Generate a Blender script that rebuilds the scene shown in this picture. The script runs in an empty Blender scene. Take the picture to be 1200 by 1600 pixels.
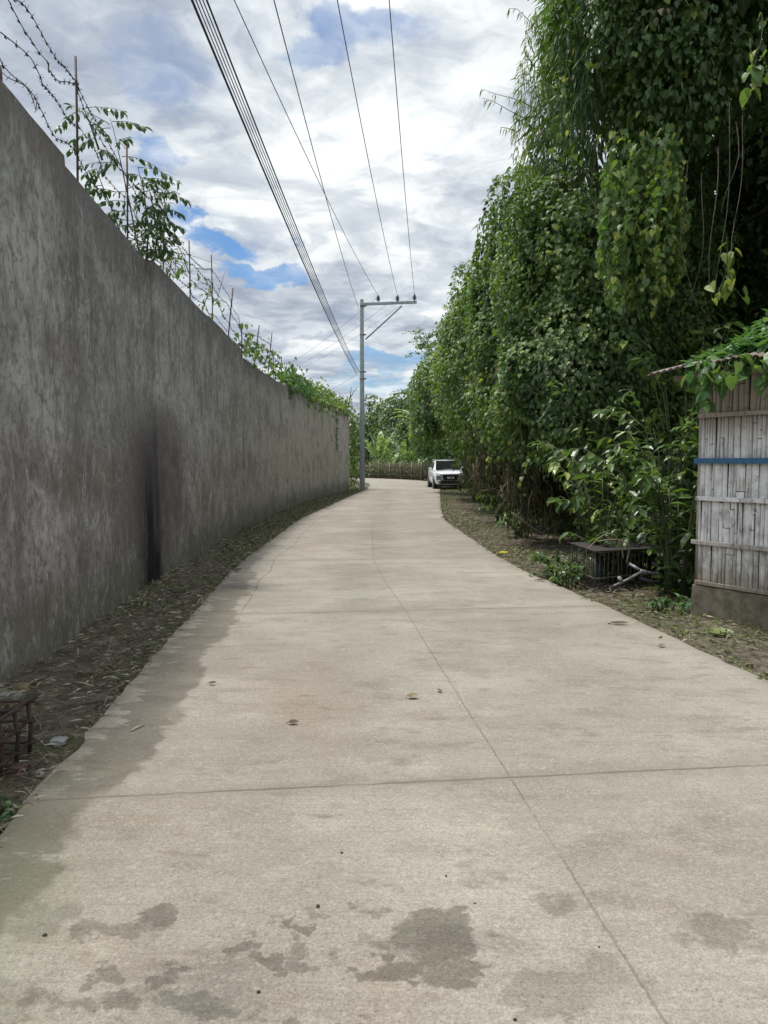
import bpy, bmesh, math, random
import numpy as np
from mathutils import Vector, Matrix

R = math.radians
rnd = random.Random(7)
rng = np.random.default_rng(11)
scene = bpy.context.scene
COL = scene.collection

# ------------------------------------------------------------------ camera model
F = 1150.0
EYE = 1.55
PITCH = math.atan(78.0 / F)
cp, sp = math.cos(PITCH), math.sin(PITCH)


def ray(px, py):
    a, b = (px - 600.0) / F, -(py - 800.0) / F
    return np.array([a, cp + b * sp, -sp + b * cp])


def G(px, py, z=0.0):
    d = ray(px, py)
    t = (z - EYE) / d[2]
    return np.array([d[0] * t, d[1] * t, z])


def W(px, py, D):
    d = ray(px, py)
    t = D / d[1]
    return np.array([d[0] * t, D, EYE + d[2] * t])


def proj(p):
    x, y, z = p[0], p[1], p[2] - EYE
    dep = y * cp - z * sp
    up = y * sp + z * cp
    return 600 + F * x / dep, 800 - F * up / dep


# ------------------------------------------------------------------ object helpers
def tag(o, label=None, cat=None, group=None, kind=None):
    if label: o['label'] = label
    if cat: o['category'] = cat
    if group: o['group'] = group
    if kind: o['kind'] = kind
    return o


def empty(name, loc, label, cat, group=None, rz=0.0):
    o = bpy.data.objects.new(name, None)
    o.empty_display_size = 0.1
    COL.objects.link(o)
    o.location = loc
    o.rotation_euler = (0, 0, rz)
    return tag(o, label, cat, group)


def link(name, me, mat=None, parent=None, loc=None):
    o = bpy.data.objects.new(name, me)
    COL.objects.link(o)
    if mat is not None and not me.materials:
        for m in (mat if isinstance(mat, (list, tuple)) else [mat]):
            me.materials.append(m)
    if parent is not None: o.parent = parent
    if loc is not None: o.location = loc
    return o


class MB:
    """collects shapes for one mesh"""

    def __init__(s):
        s.v, s.f, s.mi, s.sm = [], [], [], []

    def add(s, vs, fs, mi=0, smooth=False):
        b = len(s.v)
        s.v += [tuple(map(float, p)) for p in vs]
        for f in fs:
            s.f.append(tuple(b + i for i in f)); s.mi.append(mi); s.sm.append(smooth)
        return s

    def box(s, c, size, rz=0.0, mi=0, M=None):
        hx, hy, hz = [q / 2 for q in size]
        P = [(-hx, -hy, -hz), (hx, -hy, -hz), (hx, hy, -hz), (-hx, hy, -hz), (-hx, -hy, hz), (hx, -hy, hz), (hx, hy, hz), (-hx, hy, hz)]
        m = M if M is not None else Matrix.Rotation(rz, 3, 'Z')
        P = [tuple(m @ Vector(p) + Vector(c)) for p in P]
        return s.add(P, [(3, 2, 1, 0), (4, 5, 6, 7), (0, 1, 5, 4), (1, 2, 6, 5), (2, 3, 7, 6), (3, 0, 4, 7)], mi)

    def tube(s, pts, rad, n=6, cap=True, mi=0, smooth=True):
        pts = [Vector(p) for p in pts]
        m = len(pts)
        rad = rad if hasattr(rad, '__len__') else [rad] * m
        vs, fs = [], []
        ref = Vector((0.13, 0.31, 0.94))
        for i, p in enumerate(pts):
            t = (pts[min(i + 1, m - 1)] - pts[max(i - 1, 0)])
            t = t.normalized() if t.length > 1e-9 else Vector((0, 0, 1))
            a = t.cross(ref)
            if a.length < 0.15: a = t.cross(Vector((1, 0, 0)))
            a.normalize(); b = t.cross(a)
            for k in range(n):
                an = 2 * math.pi * k / n
                vs.append(p + (a * math.cos(an) + b * math.sin(an)) * rad[i])
        for i in range(m - 1):
            for k in range(n):
                k2 = (k + 1) % n
                fs.append((i * n + k, i * n + k2, (i + 1) * n + k2, (i + 1) * n + k))
        if cap:
            fs.append(tuple(range(n - 1, -1, -1))); fs.append(tuple((m - 1) * n + k for k in range(n)))
        return s.add(vs, fs, mi, smooth)

    def lathe(s, base, prof, n=12, axis=(0, 0, 1), mi=0, smooth=True):
        ax = Vector(axis).normalized()
        a = ax.orthogonal().normalized(); b = ax.cross(a)
        vs, fs = [], []
        for r_, h in prof:
            for k in range(n):
                an = 2 * math.pi * k / n
                vs.append(Vector(base) + ax * h + (a * math.cos(an) + b * math.sin(an)) * max(r_, 1e-4))
        for i in range(len(prof) - 1):
            for k in range(n):
                k2 = (k + 1) % n
                fs.append((i * n + k, i * n + k2, (i + 1) * n + k2, (i + 1) * n + k))
        fs.append(tuple(range(n - 1, -1, -1))); fs.append(tuple((len(prof) - 1) * n + k for k in range(n)))
        return s.add(vs, fs, mi, smooth)

    def loft(s, secs, mi=0, cap=True, smooth=True, closed=True):
        n = len(secs[0]); vs, fs = [], []
        for q in secs: vs += q
        for i in range(len(secs) - 1):
            for k in range(n if closed else n - 1):
                k2 = (k + 1) % n
                fs.append((i * n + k, i * n + k2, (i + 1) * n + k2, (i + 1) * n + k))
        if cap:
            fs.append(tuple(range(n - 1, -1, -1))); fs.append(tuple((len(secs) - 1) * n + k for k in range(n)))
        return s.add(vs, fs, mi, smooth)

    def mesh(s, name, mats):
        me = bpy.data.meshes.new(name)
        me.from_pydata(s.v, [], s.f)
        for m in (mats if isinstance(mats, (list, tuple)) else [mats]): me.materials.append(m)
        me.polygons.foreach_set('material_index', s.mi)
        me.polygons.foreach_set('use_smooth', s.sm)
        me.update()
        bm = bmesh.new(); bm.from_mesh(me)
        bmesh.ops.recalc_face_normals(bm, faces=bm.faces)
        bm.to_mesh(me); bm.free()
        return me

    def build(s, name, mats, parent=None, loc=None, bevel=0.0):
        o = link(name, s.mesh(name, mats), None, parent, loc)
        if bevel:
            b = o.modifiers.new('edge', 'BEVEL'); b.width = bevel; b.segments = 2; b.limit_method = 'ANGLE'
        return o


def np_mesh(name, V, Fa, smooth=False, attr=None):
    """V n x 3, Fa m x k (all tris or all quads)"""
    me = bpy.data.meshes.new(name)
    n, (m, k) = len(V), Fa.shape
    me.vertices.add(n); me.vertices.foreach_set('co', np.ascontiguousarray(V, dtype=np.float32).ravel())
    me.loops.add(m * k); me.loops.foreach_set('vertex_index', np.ascontiguousarray(Fa, dtype=np.int32).ravel())
    me.polygons.add(m); me.polygons.foreach_set('loop_start', np.arange(0, m * k, k, dtype=np.int32))
    me.polygons.foreach_set('use_smooth', np.full(m, smooth))
    if attr is not None:
        a = me.attributes.new('tint', 'FLOAT', 'FACE'); a.data.foreach_set('value', np.ascontiguousarray(attr, dtype=np.float32))
    me.update(calc_edges=True)
    return me


# ------------------------------------------------------------------ numpy noise
def _hash(ix, iy, iz):
    h = (ix.astype(np.int64) * 374761393 + iy.astype(np.int64) * 668265263 + iz.astype(np.int64) * 2147483647) & 0xffffffff
    h = ((h ^ (h >> 13)) * 1274126177) & 0xffffffff
    h = h ^ (h >> 16)
    return (h & 0xffffff) / float(0xffffff)


def vnoise(P):
    P = np.asarray(P, float)
    i = np.floor(P).astype(np.int64); f = P - i; f = f * f * (3 - 2 * f)
    r = 0
    for dx in (0, 1):
        for dy in (0, 1):
            for dz in (0, 1):
                w = (f[..., 0] if dx else 1 - f[..., 0]) * (f[..., 1] if dy else 1 - f[..., 1]) * (f[..., 2] if dz else 1 - f[..., 2])
                r = r + w * _hash(i[..., 0] + dx, i[..., 1] + dy, i[..., 2] + dz)
    return r * 2 - 1


def fbm(P, o=3):
    P = np.asarray(P, float); r, a, t = 0, 1.0, 0
    for k in range(o):
        r = r + a * vnoise(P * (2.03 ** k) + 17.3 * k); t += a; a *= 0.5
    return r / t


# ------------------------------------------------------------------ shader helper
class NT:
    def __init__(s, tree):
        s.t = tree; s.n = tree.nodes; s.l = tree.links

    def node(s, typ, **kw):
        n = s.n.new(typ)
        for k, v in kw.items(): setattr(n, k, v)
        return n

    def wire(s, a, sock):
        if isinstance(a, X): s.l.new(a.s, sock)
        elif a is not None:
            if hasattr(sock, 'default_value') and hasattr(sock.default_value, '__len__') and not hasattr(a, '__len__'):
                a = (a,) * len(sock.default_value)
            if hasattr(a, '__len__') and hasattr(sock.default_value, '__len__') and len(sock.default_value) == 4 and len(a) == 3:
                a = (*a, 1)
            sock.default_value = a

    def math(s, op, a, b=None, c=None, clamp=False):
        n = s.node('ShaderNodeMath', operation=op, use_clamp=clamp)
        for i, q in enumerate((a, b, c)):
            if q is not None: s.wire(q, n.inputs[i])
        return X(s, n.outputs[0])

    def vmath(s, op, a, b=None):
        n = s.node('ShaderNodeVectorMath', operation=op)
        s.wire(a, n.inputs[0])
        if b is not None: s.wire(b, n.inputs['Scale'] if op == 'SCALE' else n.inputs[1])
        return X(s, n.outputs['Value'] if op in ('LENGTH', 'DOT_PRODUCT', 'DISTANCE') else n.outputs[0])

    def smooth(s, x, a, b, lo=0.0, hi=1.0):
        n = s.node('ShaderNodeMapRange', interpolation_type='SMOOTHSTEP')
        s.wire(x, n.inputs[0])
        for i, q in enumerate((a, b, lo, hi)): s.wire(q, n.inputs[i + 1])
        return X(s, n.outputs[0])

    def mix(s, f, a, b, mode='MIX'):
        n = s.node('ShaderNodeMix', data_type='RGBA', blend_type=mode)
        s.wire(f, n.inputs[0]); s.wire(a, n.inputs[6]); s.wire(b, n.inputs[7])
        return X(s, n.outputs[2])

    def noise(s, v, scale=1.0, detail=4, rough=0.55, dist=0.0, col=False):
        n = s.node('ShaderNodeTexNoise')
        s.wire(v, n.inputs['Vector']); n.inputs['Scale'].default_value = scale; n.inputs['Detail'].default_value = detail
        n.inputs['Roughness'].default_value = rough; n.inputs['Distortion'].default_value = dist
        return X(s, n.outputs['Color' if col else 'Fac'])

    def voro(s, v, scale=1.0, feature='F1', rand=1.0, out='Distance'):
        n = s.node('ShaderNodeTexVoronoi', feature=feature)
        s.wire(v, n.inputs['Vector']); n.inputs['Scale'].default_value = scale; n.inputs['Randomness'].default_value = rand
        return X(s, n.outputs[out])

    def sep(s, v):
        n = s.node('ShaderNodeSeparateXYZ'); s.wire(v, n.inputs[0])
        return [X(s, o) for o in n.outputs]

    def comb(s, x, y, z):
        n = s.node('ShaderNodeCombineXYZ')
        for i, q in enumerate((x, y, z)): s.wire(q, n.inputs[i])
        return X(s, n.outputs[0])

    def ramp(s, f, stops):
        n = s.node('ShaderNodeValToRGB'); s.wire(f, n.inputs[0]); e = n.color_ramp.elements
        while len(e) < len(stops): e.new(0.5)
        for q, (p, c) in zip(e, stops): q.position = p; q.color = (*c, 1)
        return X(s, n.outputs[0])

    def uv(s, name):
        return X(s, s.node('ShaderNodeUVMap', uv_map=name).outputs[0])

    def pos(s): return X(s, s.node('ShaderNodeNewGeometry').outputs['Position'])

    def obj(s): return X(s, s.node('ShaderNodeTexCoord').outputs['Object'])

    def attr(s, name): return X(s, s.node('ShaderNodeAttribute', attribute_name=name).outputs['Fac'])

    def bump(s, h, strength=0.3, dist=0.01):
        n = s.node('ShaderNodeBump'); s.wire(h, n.inputs['Height']); n.inputs['Strength'].default_value = strength; n.inputs['Distance'].default_value = dist
        return X(s, n.outputs[0])


class X:
    def __init__(s, nt, sock): s.nt, s.s = nt, sock
    def __add__(s, o): return s.nt.math('ADD', s, o)
    __radd__ = __add__
    def __sub__(s, o): return s.nt.math('SUBTRACT', s, o)
    def __rsub__(s, o): return s.nt.math('SUBTRACT', o, s)
    def __mul__(s, o): return s.nt.math('MULTIPLY', s, o)
    __rmul__ = __mul__
    def __truediv__(s, o): return s.nt.math('DIVIDE', s, o)
    def max(s, o): return s.nt.math('MAXIMUM', s, o)
    def min(s, o): return s.nt.math('MINIMUM', s, o)
    def abs(s): return s.nt.math('ABSOLUTE', s)
    def pow(s, o): return s.nt.math('POWER', s, o)


def material(name):
    m = bpy.data.materials.new(name); m.use_nodes = True
    nt = NT(m.node_tree)
    return m, nt, m.node_tree.nodes['Principled BSDF']


def simple(name, col, rough=0.6, metal=0.0, var=0.25, scale=12.0, col2=None, bump=0.0, spec=0.5):
    """two-tone noisy material in object coordinates"""
    m, nt, b = material(name)
    c2 = col2 or tuple(c * (1 - var) for c in col)
    n = nt.noise(nt.obj(), scale, 6, 0.62)
    nt.wire(nt.mix(nt.smooth(n, 0.36, 0.64), c2, col), b.inputs['Base Color'])
    nt.wire(nt.noise(nt.obj(), scale * 2.3, 3) * 0.3 + (rough - 0.15), b.inputs['Roughness'])
    b.inputs['Metallic'].default_value = metal
    b.inputs['Specular IOR Level'].default_value = spec
    if bump: nt.wire(nt.bump(n, bump, 0.01), b.inputs['Normal'])
    return m


def leaf_mat(name, stops, rough=0.42, trans=0.25, spec=0.5):
    m, nt, b = material(name)
    t = nt.attr('tint')
    n = nt.noise(nt.pos(), 9.0, 2) - 0.5
    c = nt.ramp(t + n * 0.25, stops)
    nt.wire(c, b.inputs['Base Color'])
    b.inputs['Roughness'].default_value = rough
    b.inputs['Specular IOR Level'].default_value = spec
    tr = nt.node('ShaderNodeBsdfTranslucent')
    nt.wire(nt.mix(1.0, c, (1.5, 1.7, 0.7), 'MULTIPLY'), tr.inputs[0])
    mx = nt.node('ShaderNodeMixShader'); mx.inputs[0].default_value = trans
    out = m.node_tree.nodes['Material Output']
    nt.l.new(b.outputs[0], mx.inputs[1]); nt.l.new(tr.outputs[0], mx.inputs[2]); nt.l.new(mx.outputs[0], out.inputs[0])
    return m


# ------------------------------------------------------------------ render, world, sun, camera
scene.render.engine = 'CYCLES'
scene.cycles.max_bounces = 5; scene.cycles.diffuse_bounces = 3; scene.cycles.glossy_bounces = 2
scene.cycles.transmission_bounces = 3; scene.cycles.transparent_max_bounces = 6
scene.cycles.caustics_reflective = False; scene.cycles.caustics_refractive = False
scene.cycles.use_denoising = True
scene.view_settings.view_transform = 'Standard'
scene.view_settings.look = 'None'
scene.view_settings.exposure = 0.45
scene.view_settings.gamma = 1.0
scene.view_settings.use_curve_mapping = False

cam = bpy.data.cameras.new('camera')
cam.sensor_fit = 'VERTICAL'; cam.sensor_height = 36.0; cam.lens = 36.0 * F / 1600.0
cam.clip_start = 0.05; cam.clip_end = 3000
co = bpy.data.objects.new('camera', cam); COL.objects.link(co)
co.location = (0, 0, EYE); co.rotation_euler = (math.pi / 2 - PITCH, 0, 0)
scene.camera = co

SUN_EL, SUN_AZ = 74.0, -66.0            # azimuth measured from the view direction, negative towards the wall
sdir = Vector((math.sin(R(SUN_AZ)) * math.cos(R(SUN_EL)), math.cos(R(SUN_AZ)) * math.cos(R(SUN_EL)), math.sin(R(SUN_EL))))
sl = bpy.data.lights.new('sun', 'SUN'); sl.energy = 2.7; sl.angle = R(7.0); sl.color = (1.0, 0.95, 0.87)
so = bpy.data.objects.new('sun', sl); COL.objects.link(so)
so.rotation_euler = (-sdir).to_track_quat('-Z', 'Y').to_euler(); so.location = (-20, 20, 60)

wd = bpy.data.worlds.new('World'); scene.world = wd; wd.use_nodes = True
nt = NT(wd.node_tree)
bg = wd.node_tree.nodes['Background']; bg.inputs[1].default_value = 0.1
sky = nt.node('ShaderNodeTexSky', sky_type='NISHITA'); sky.sun_disc = False
sky.sun_elevation = R(SUN_EL); sky.sun_rotation = R(SUN_AZ); sky.air_density = 1.2; sky.dust_density = 0.6
dv = nt.vmath('NORMALIZE', X(nt, nt.node('ShaderNodeTexCoord').outputs['Generated']))
dx, dy, dz = nt.sep(dv)
zz = dz.max(0.0) + 0.11
pc = nt.comb(dx / zz, dy / zz, 0.0)
warp = nt.noise(pc, 1.3, 4, 0.6, 0.0, True)
wv = nt.vmath('SCALE', nt.vmath('SUBTRACT', warp, (0.5, 0.5, 0.5)), 0.55)
pcw = nt.vmath('ADD', pc, wv)
big = nt.noise(pcw, 0.9, 9, 0.58)
fine = nt.noise(pcw, 2.6, 9, 0.6)
dens = big * 0.74 + fine * 0.26
dn = nt.vmath('ADD', dv, nt.vmath('SCALE', nt.vmath('SUBTRACT', nt.noise(nt.comb(dx * 1.0, dy, dz * 1.6), 7.0, 6, 0.62, 0.0, True), (0.5, 0.5, 0.5)), 0.17))
hole = None
# where the photograph's cloud sheet is torn open to blue: (px, py, radius x, radius y, strength)
for hx, hy, rx, ry, st in ((580, 48, 80, 38, .9), (505, 62, 40, 34, .8), (245, 110, 75, 55, .55), (332, 362, 38, 17, .9), (405, 407, 50, 16, 1.0),
                           (255, 265, 22, 22, .6), (600, 585, 70, 17, 1.0), (565, 612, 120, 20, .5), (480, 560, 60, 10, .5)):
    d0 = ray(hx, hy); d0 = d0 / np.linalg.norm(d0)
    ex, ey, ez = nt.sep(nt.vmath('SUBTRACT', dn, tuple(d0)))
    up = ez / max(0.25, math.sqrt(1 - d0[2] ** 2))
    q = (ex * (F / rx)).pow(2.0) + (up * (F / ry)).pow(2.0)
    hm = nt.smooth(q, 0.25, 2.2, st, 0.0)
    hole = hm if hole is None else hole.max(hm)
cover = nt.smooth(dens - hole * 0.26, 0.15, 0.45)
# cloud brightness: sunlit white sheets with grey-lilac undersides
lit = nt.smooth(nt.noise(nt.vmath('ADD', pcw, (3.1, 1.7, 0)), 1.15, 8, 0.6), 0.36, 0.66)
puff = nt.smooth(nt.noise(pcw, 3.6, 7, 0.6), 0.36, 0.64)
glowd = ray(690, 90); glowd = glowd / np.linalg.norm(glowd)
thin = nt.smooth(nt.vmath('DISTANCE', dv, tuple(glowd)), 0.05, 0.55, 1.0, 0.0)
shade = (lit * 0.46 + puff * 0.44 + thin * 0.24)
ccol = nt.ramp(shade, [(0.0, (2.2, 2.6, 3.35)), (0.38, (3.7, 4.1, 4.75)), (0.72, (5.6, 6.0, 6.35)), (1.0, (7.8, 8.0, 8.0))])
sky_fill = nt.smooth(nt.vmath('DISTANCE', dv, tuple(sdir)), 0.25, 0.95, 1.05, 0.0) + nt.smooth(dy, 0.35, -0.5, 0.0, 0.8) * nt.smooth(dz, 0.0, 0.2)  # extra sky brightness near the sun and behind the viewer, added as fill light
ccol = nt.vmath('SCALE', ccol, sky_fill + 1.0)
blue = nt.mix(1.0, X(nt, sky.outputs[0]), (0.5, 0.7, 0.92), 'MULTIPLY')
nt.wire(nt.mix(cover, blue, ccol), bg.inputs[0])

# ------------------------------------------------------------------ plan of the place
RL = [(-1.1, -6), (-1.52, 2.0), (-1.61, 3.08), (-1.80, 5.2), (-1.90, 6.5), (-2.07, 8.9), (-2.22, 11.3), (-2.24, 14.3), (-2.30, 19.6), (-1.95, 26), (-1.45, 35), (-1.0, 42),
      (-0.95, 50), (-1.2, 55), (-2.0, 59), (-3.5, 63), (-6, 67), (-12, 73), (-20, 79), (-36, 87)]
RR = [(4.1, -6), (3.07, 2.0), (2.94, 3.08), (2.71, 5.2), (2.54, 6.65), (2.29, 8.65), (1.93, 10.9), (1.81, 13.6), (1.62, 19.6), (2.0, 26), (2.68, 35), (3.2, 42),
      (3.75, 52), (3.75, 57), (3.3, 61), (2.2, 64.5), (0, 69), (-6, 77), (-14, 83), (-32, 94)]
_rly, _rlx = [p[1] for p in RL[:14]], [p[0] for p in RL[:14]]
_rry, _rrx = [p[1] for p in RR[:14]], [p[0] for p in RR[:14]]
xl = lambda D: np.interp(D, _rly, _rlx)
xr = lambda D: np.interp(D, _rry, _rrx)
# wall foot (D, x, height)
WALL = [(-4, -2.35, 4.3), (2.0, -2.58, 4.25), (5.12, -2.69, 4.28), (6.5, -2.76, 4.22), (9.6, -2.98, 4.15), (14.7, -3.15, 4.06), (16.8, -3.2, 4.02), (23, -3.2, 4.05), (30, -3.0, 4.2), (36, -2.55, 4.35), (42, -1.98, 4.45)]
_wd, _wx, _wh = [list(q) for q in zip(*WALL)]
xw = lambda D: np.interp(D, _wd, _wx)
hw = lambda D: np.interp(D, _wd, _wh)


def catmull(P, n):
    P = [np.array(p, float) for p in P]; out = []
    for i in range(len(P) - 1):
        p0, p1, p2, p3 = P[max(i - 1, 0)], P[i], P[i + 1], P[min(i + 2, len(P) - 1)]
        for k in range(n):
            t = k / n
            out.append(0.5 * ((2 * p1) + (p2 - p0) * t + (2 * p0 - 5 * p1 + 4 * p2 - p3) * t * t + (3 * p1 - p0 - 3 * p2 + p3) * t ** 3))
    out.append(P[-1])
    return np.array(out)


# ------------------------------------------------------------------ road
def road_material():
    m, nt, b = material('weathered_concrete_road')
    u, v, _ = nt.sep(nt.uv('metres')); un, _, _ = nt.sep(nt.uv('norm'))
    P = nt.pos()
    px_, py_, pz_ = nt.sep(P)
    big = nt.noise(P, 0.55, 5, 0.6)
    med = nt.noise(nt.comb(u * 0.6, v * 1.5, 0.0), 1.7, 6, 0.62)
    grain = nt.noise(P, 170, 3, 0.7)
    grain2 = nt.noise(P, 75, 4, 0.7)
    broom = nt.noise(nt.comb(u * 2.2, v * 70, 0.0), 1.0, 3, 0.6)
    c = nt.mix(nt.smooth(big, 0.35, 0.66), (0.272, 0.249, 0.211), (0.362, 0.334, 0.287))
    c = nt.mix(nt.smooth(med, 0.47, 0.7) * 0.6, c, (0.225, 0.185, 0.145))
    blo = nt.noise(nt.comb(u * 1.0, v * 1.6, 2.0), 2.6, 6, 0.68)
    c = nt.mix(nt.smooth(blo, 0.52, 0.66) * 0.55, c, (0.19, 0.168, 0.14))
    c = nt.mix(nt.smooth(blo, 0.46, 0.3) * 0.4, c, (0.43, 0.4, 0.33))
    # ruddy tracks of soil dust
    rd = nt.smooth(nt.noise(nt.comb(u * 1.3, v * 0.45, 3.0), 1.2, 5), 0.48, 0.72) * nt.smooth((un - 0.28).abs(), 0.0, 0.24, 1.0, 0.0)
    c = nt.mix(rd * 0.5, c, (0.31, 0.225, 0.175))
    c = nt.mix(nt.smooth(broom, 0.5, 0.68) * 0.34, c, (0.2, 0.18, 0.152))
    slab = nt.noise(nt.comb(nt.math('FLOOR', (v - u * 0.11 - 3.28) / 4.12) * 3.7, nt.math('FLOOR', un * 2.0) * 5.3, 0.0), 1.0, 0)
    c = nt.mix(1.0, c, nt.mix(slab, (0.86, 0.85, 0.84), (1.12, 1.12, 1.11)), 'MULTIPLY')
    c = nt.mix(nt.smooth(grain, 0.34, 0.54, 0.45, 0.0), c, (0.14, 0.127, 0.105))
    c = nt.mix(nt.smooth(grain2, 0.54, 0.72) * 0.36, c, (0.47, 0.43, 0.37))
    c = nt.mix(nt.smooth(nt.noise(P, 120, 2, 0.6), 0.6, 0.7) * 0.5, c, (0.12, 0.11, 0.09))
    ag1, ag2, _ = nt.sep(nt.voro(P, 150, 'F1', 1.0, 'Color'))
    c = nt.mix(1.0, c, nt.mix(ag1, (0.82, 0.815, 0.8), (1.15, 1.15, 1.14)), 'MULTIPLY')
    cs1, _, _ = nt.sep(nt.voro(nt.vmath('ADD', P, nt.vmath('SCALE', nt.noise(P, 60, 3, 0.6, 0.0, True), 0.02)), 80, 'F1', 1.0, 'Color'))
    c = nt.mix(nt.smooth(cs1, 0.86, 0.95) * 0.24, c, (0.14, 0.127, 0.108))
    c = nt.mix(nt.smooth(cs1, 0.1, 0.03) * 0.2, c, (0.52, 0.49, 0.43))
    # pits
    pit = nt.smooth(nt.voro(P, 26, 'F1') + (grain2 - 0.5) * 0.25, 0.05, 0.13, 1.0, 0.0)
    c = nt.mix(pit * 0.55, c, (0.13, 0.12, 0.1))
    # long scattered dirt dashes across the slab
    dash = nt.smooth(nt.noise(nt.comb(u * 2.3, v * 5.0, 7.0), 1.3, 5, 0.68), 0.57, 0.7)
    c = nt.mix(dash * 0.8, c, (0.19, 0.158, 0.122))
    spk = nt.smooth(nt.noise(P, 14, 6, 0.72), 0.6, 0.72) * nt.smooth(big, 0.3, 0.6)
    c = nt.mix(spk * 0.5, c, (0.15, 0.13, 0.105))
    fl = nt.smooth(nt.noise(nt.comb(u * 6.0, v * 26, 5.0), 1.0, 5, 0.7), 0.56, 0.72)
    c = nt.mix(fl * 0.3, c, (0.46, 0.42, 0.36))
    # damp edge along the wall side
    e1 = nt.noise(nt.comb(u * 1.2, v * 1.5, 1.0), 1.0, 7, 0.6)
    wid = nt.smooth(v, 8.0, 13.0, 0.42, 0.16) + nt.smooth(v, 2.2, 4.2, -0.16, 0.0)
    damp = nt.smooth(u + (e1 - 0.5) * 0.75 - wid, -0.02, 0.04, 1.0, 0.0)
    isl = nt.smooth(nt.noise(nt.comb(u * 2.0, v * 4.5, 5.0), 1.5, 6, 0.66) + nt.smooth(u, 0.0, 0.3, 0.07, -0.1), 0.52, 0.58)
    damp = damp * (1.0 - isl) * nt.smooth(v, 9.5, 16, 1.0, 0.25)
    moss = nt.smooth(u + (e1 - 0.5) * 0.6, 0.05, 0.4, 1.0, 0.0) * nt.smooth(v, 3.0, 4.2, 1.0, 0.15)
    moss2 = nt.smooth(u + (e1 - 0.5) * 0.7, 0.2, 0.65, 1.0, 0.0) * nt.smooth(v, 2.2, 3.4, 0.75, 0.0)
    # wet splashes close to the viewer
    wn = nt.noise(P, 5.5, 5, 0.6, 0.0, True); wx_, wy_, _ = nt.sep(wn)
    wn2 = nt.noise(P, 17, 4, 0.6, 0.0, True); wx2, wy2, _ = nt.sep(wn2)
    qx = px_ + (wx_ - 0.5) * 0.40 + (wx2 - 0.5) * 0.16
    qy = py_ + (wy_ - 0.5) * 0.30 + (wy2 - 0.5) * 0.14
    spl = None
    for (sx, sy, rx, ry, st) in ((680, 1470, 70, 36, 1), (610, 1515, 66, 17, 1), (715, 1520, 50, 15, .9), (690, 1440, 45, 18, .9), (245, 1440, 38, 17, .85), (165, 1455, 45, 15, .7), (430, 1500, 45, 10, .8),
                                 (465, 1450, 18, 12, .9), (360, 1490, 30, 10, .8), (255, 1530, 24, 20, .8), (480, 1485, 22, 18, .7), (320, 1570, 70, 20, .75), (190, 1575, 40, 24, .8),
                                 (585, 1422, 18, 6, .6), (520, 1432, 18, 8, .6), (575, 1470, 35, 6, .45), (170, 1520, 22, 12, .8), (480, 1595, 40, 14, .8), (1130, 1458, 58, 24, .6), (870, 1420, 26, 22, .5),
                                 (870, 1560, 70, 30, .45), (940, 1520, 40, 40, .35), (60, 1440, 50, 30, .5), (110, 1570, 30, 14, .6), (575, 1595, 26, 8, .6), (800, 1570, 30, 14, .4)):
        p = G(sx, sy); q1 = G(sx + rx, sy); q2 = G(sx, sy - ry)
        ax, ay = abs(q1[0] - p[0]), abs(q2[1] - p[1])
        d = ((qx - float(p[0])) / ax).pow(2.0) + ((qy - float(p[1])) / ay).pow(2.0)
        s_ = nt.smooth(d, 0.62, 1.45, st, 0.0)
        spl = s_ if spl is None else spl.max(s_)
    drip = nt.smooth(nt.noise(P, 4.2, 6, 0.68), 0.6, 0.67) * nt.smooth(py_, 3.0, 2.3) * 0.75
    spl = spl.max(drip)
    spl = spl * nt.smooth(grain2 + (med - 0.5) * 0.6, 0.25, 0.55, 0.85, 1.0)
    wet = (damp * 0.85).max(spl)
    c = nt.mix(wet * 0.8, c, nt.mix(1.0, c, (0.36, 0.34, 0.30), 'MULTIPLY'))
    c = nt.mix(moss * 0.35, c, (0.13, 0.14, 0.085))
    c = nt.mix(moss2 * 0.4, c, (0.12, 0.135, 0.07))
    # joints
    jn = nt.noise(P, 9, 4, 0.6) - 0.5
    long_j = nt.smooth(((un - 0.5) * 4.5 + jn * 0.02).abs(), 0.002, 0.0065, 1.0, 0.0)
    vv = v + u * -0.11 + jn * 0.025
    ph = (nt.math('FRACT', (vv - 3.28) / 4.12 + 0.5) - 0.5).abs() * 4.12
    tj = nt.smooth(ph, 0.003, 0.012, 1.0, 0.0)
    cr = nt.smooth((u - 0.5 + jn * 0.05 + (nt.noise(nt.comb(0.0, v, 0.0), 0.4, 2) - 0.5) * 0.3).abs(), 0.004, 0.012, 0.6, 0.0) * nt.smooth(v, 6.5, 8.5)
    jo = nt.smooth(nt.noise(P, 2.5, 4), 0.3, 0.5, 0.45, 1.0)
    joint = (long_j * 0.55).max(tj).max(cr) * jo
    c = nt.mix(joint * 0.8, c, (0.095, 0.08, 0.06))
    # grime that gathers by the transverse joints and along the edges
    jd = nt.smooth(ph + (med - 0.5) * 0.3, 0.0, 0.14, 0.35, 0.0) + nt.smooth((un - 0.5).abs(), 0.46, 0.5, 0.0, 0.35)
    c = nt.mix(jd, c, (0.2, 0.175, 0.13))
    nt.wire(c, b.inputs['Base Color'])
    nt.wire(0.86 - wet * 0.26, b.inputs['Roughness'])
    b.inputs['Specular IOR Level'].default_value = 0.35
    h = grain * 0.5 + grain2 * 0.5 + broom * 0.5 - joint * 2.2 - pit * 0.9
    nt.wire(nt.bump(h, 0.5, 0.006), b.inputs['Normal'])
    return m


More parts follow.
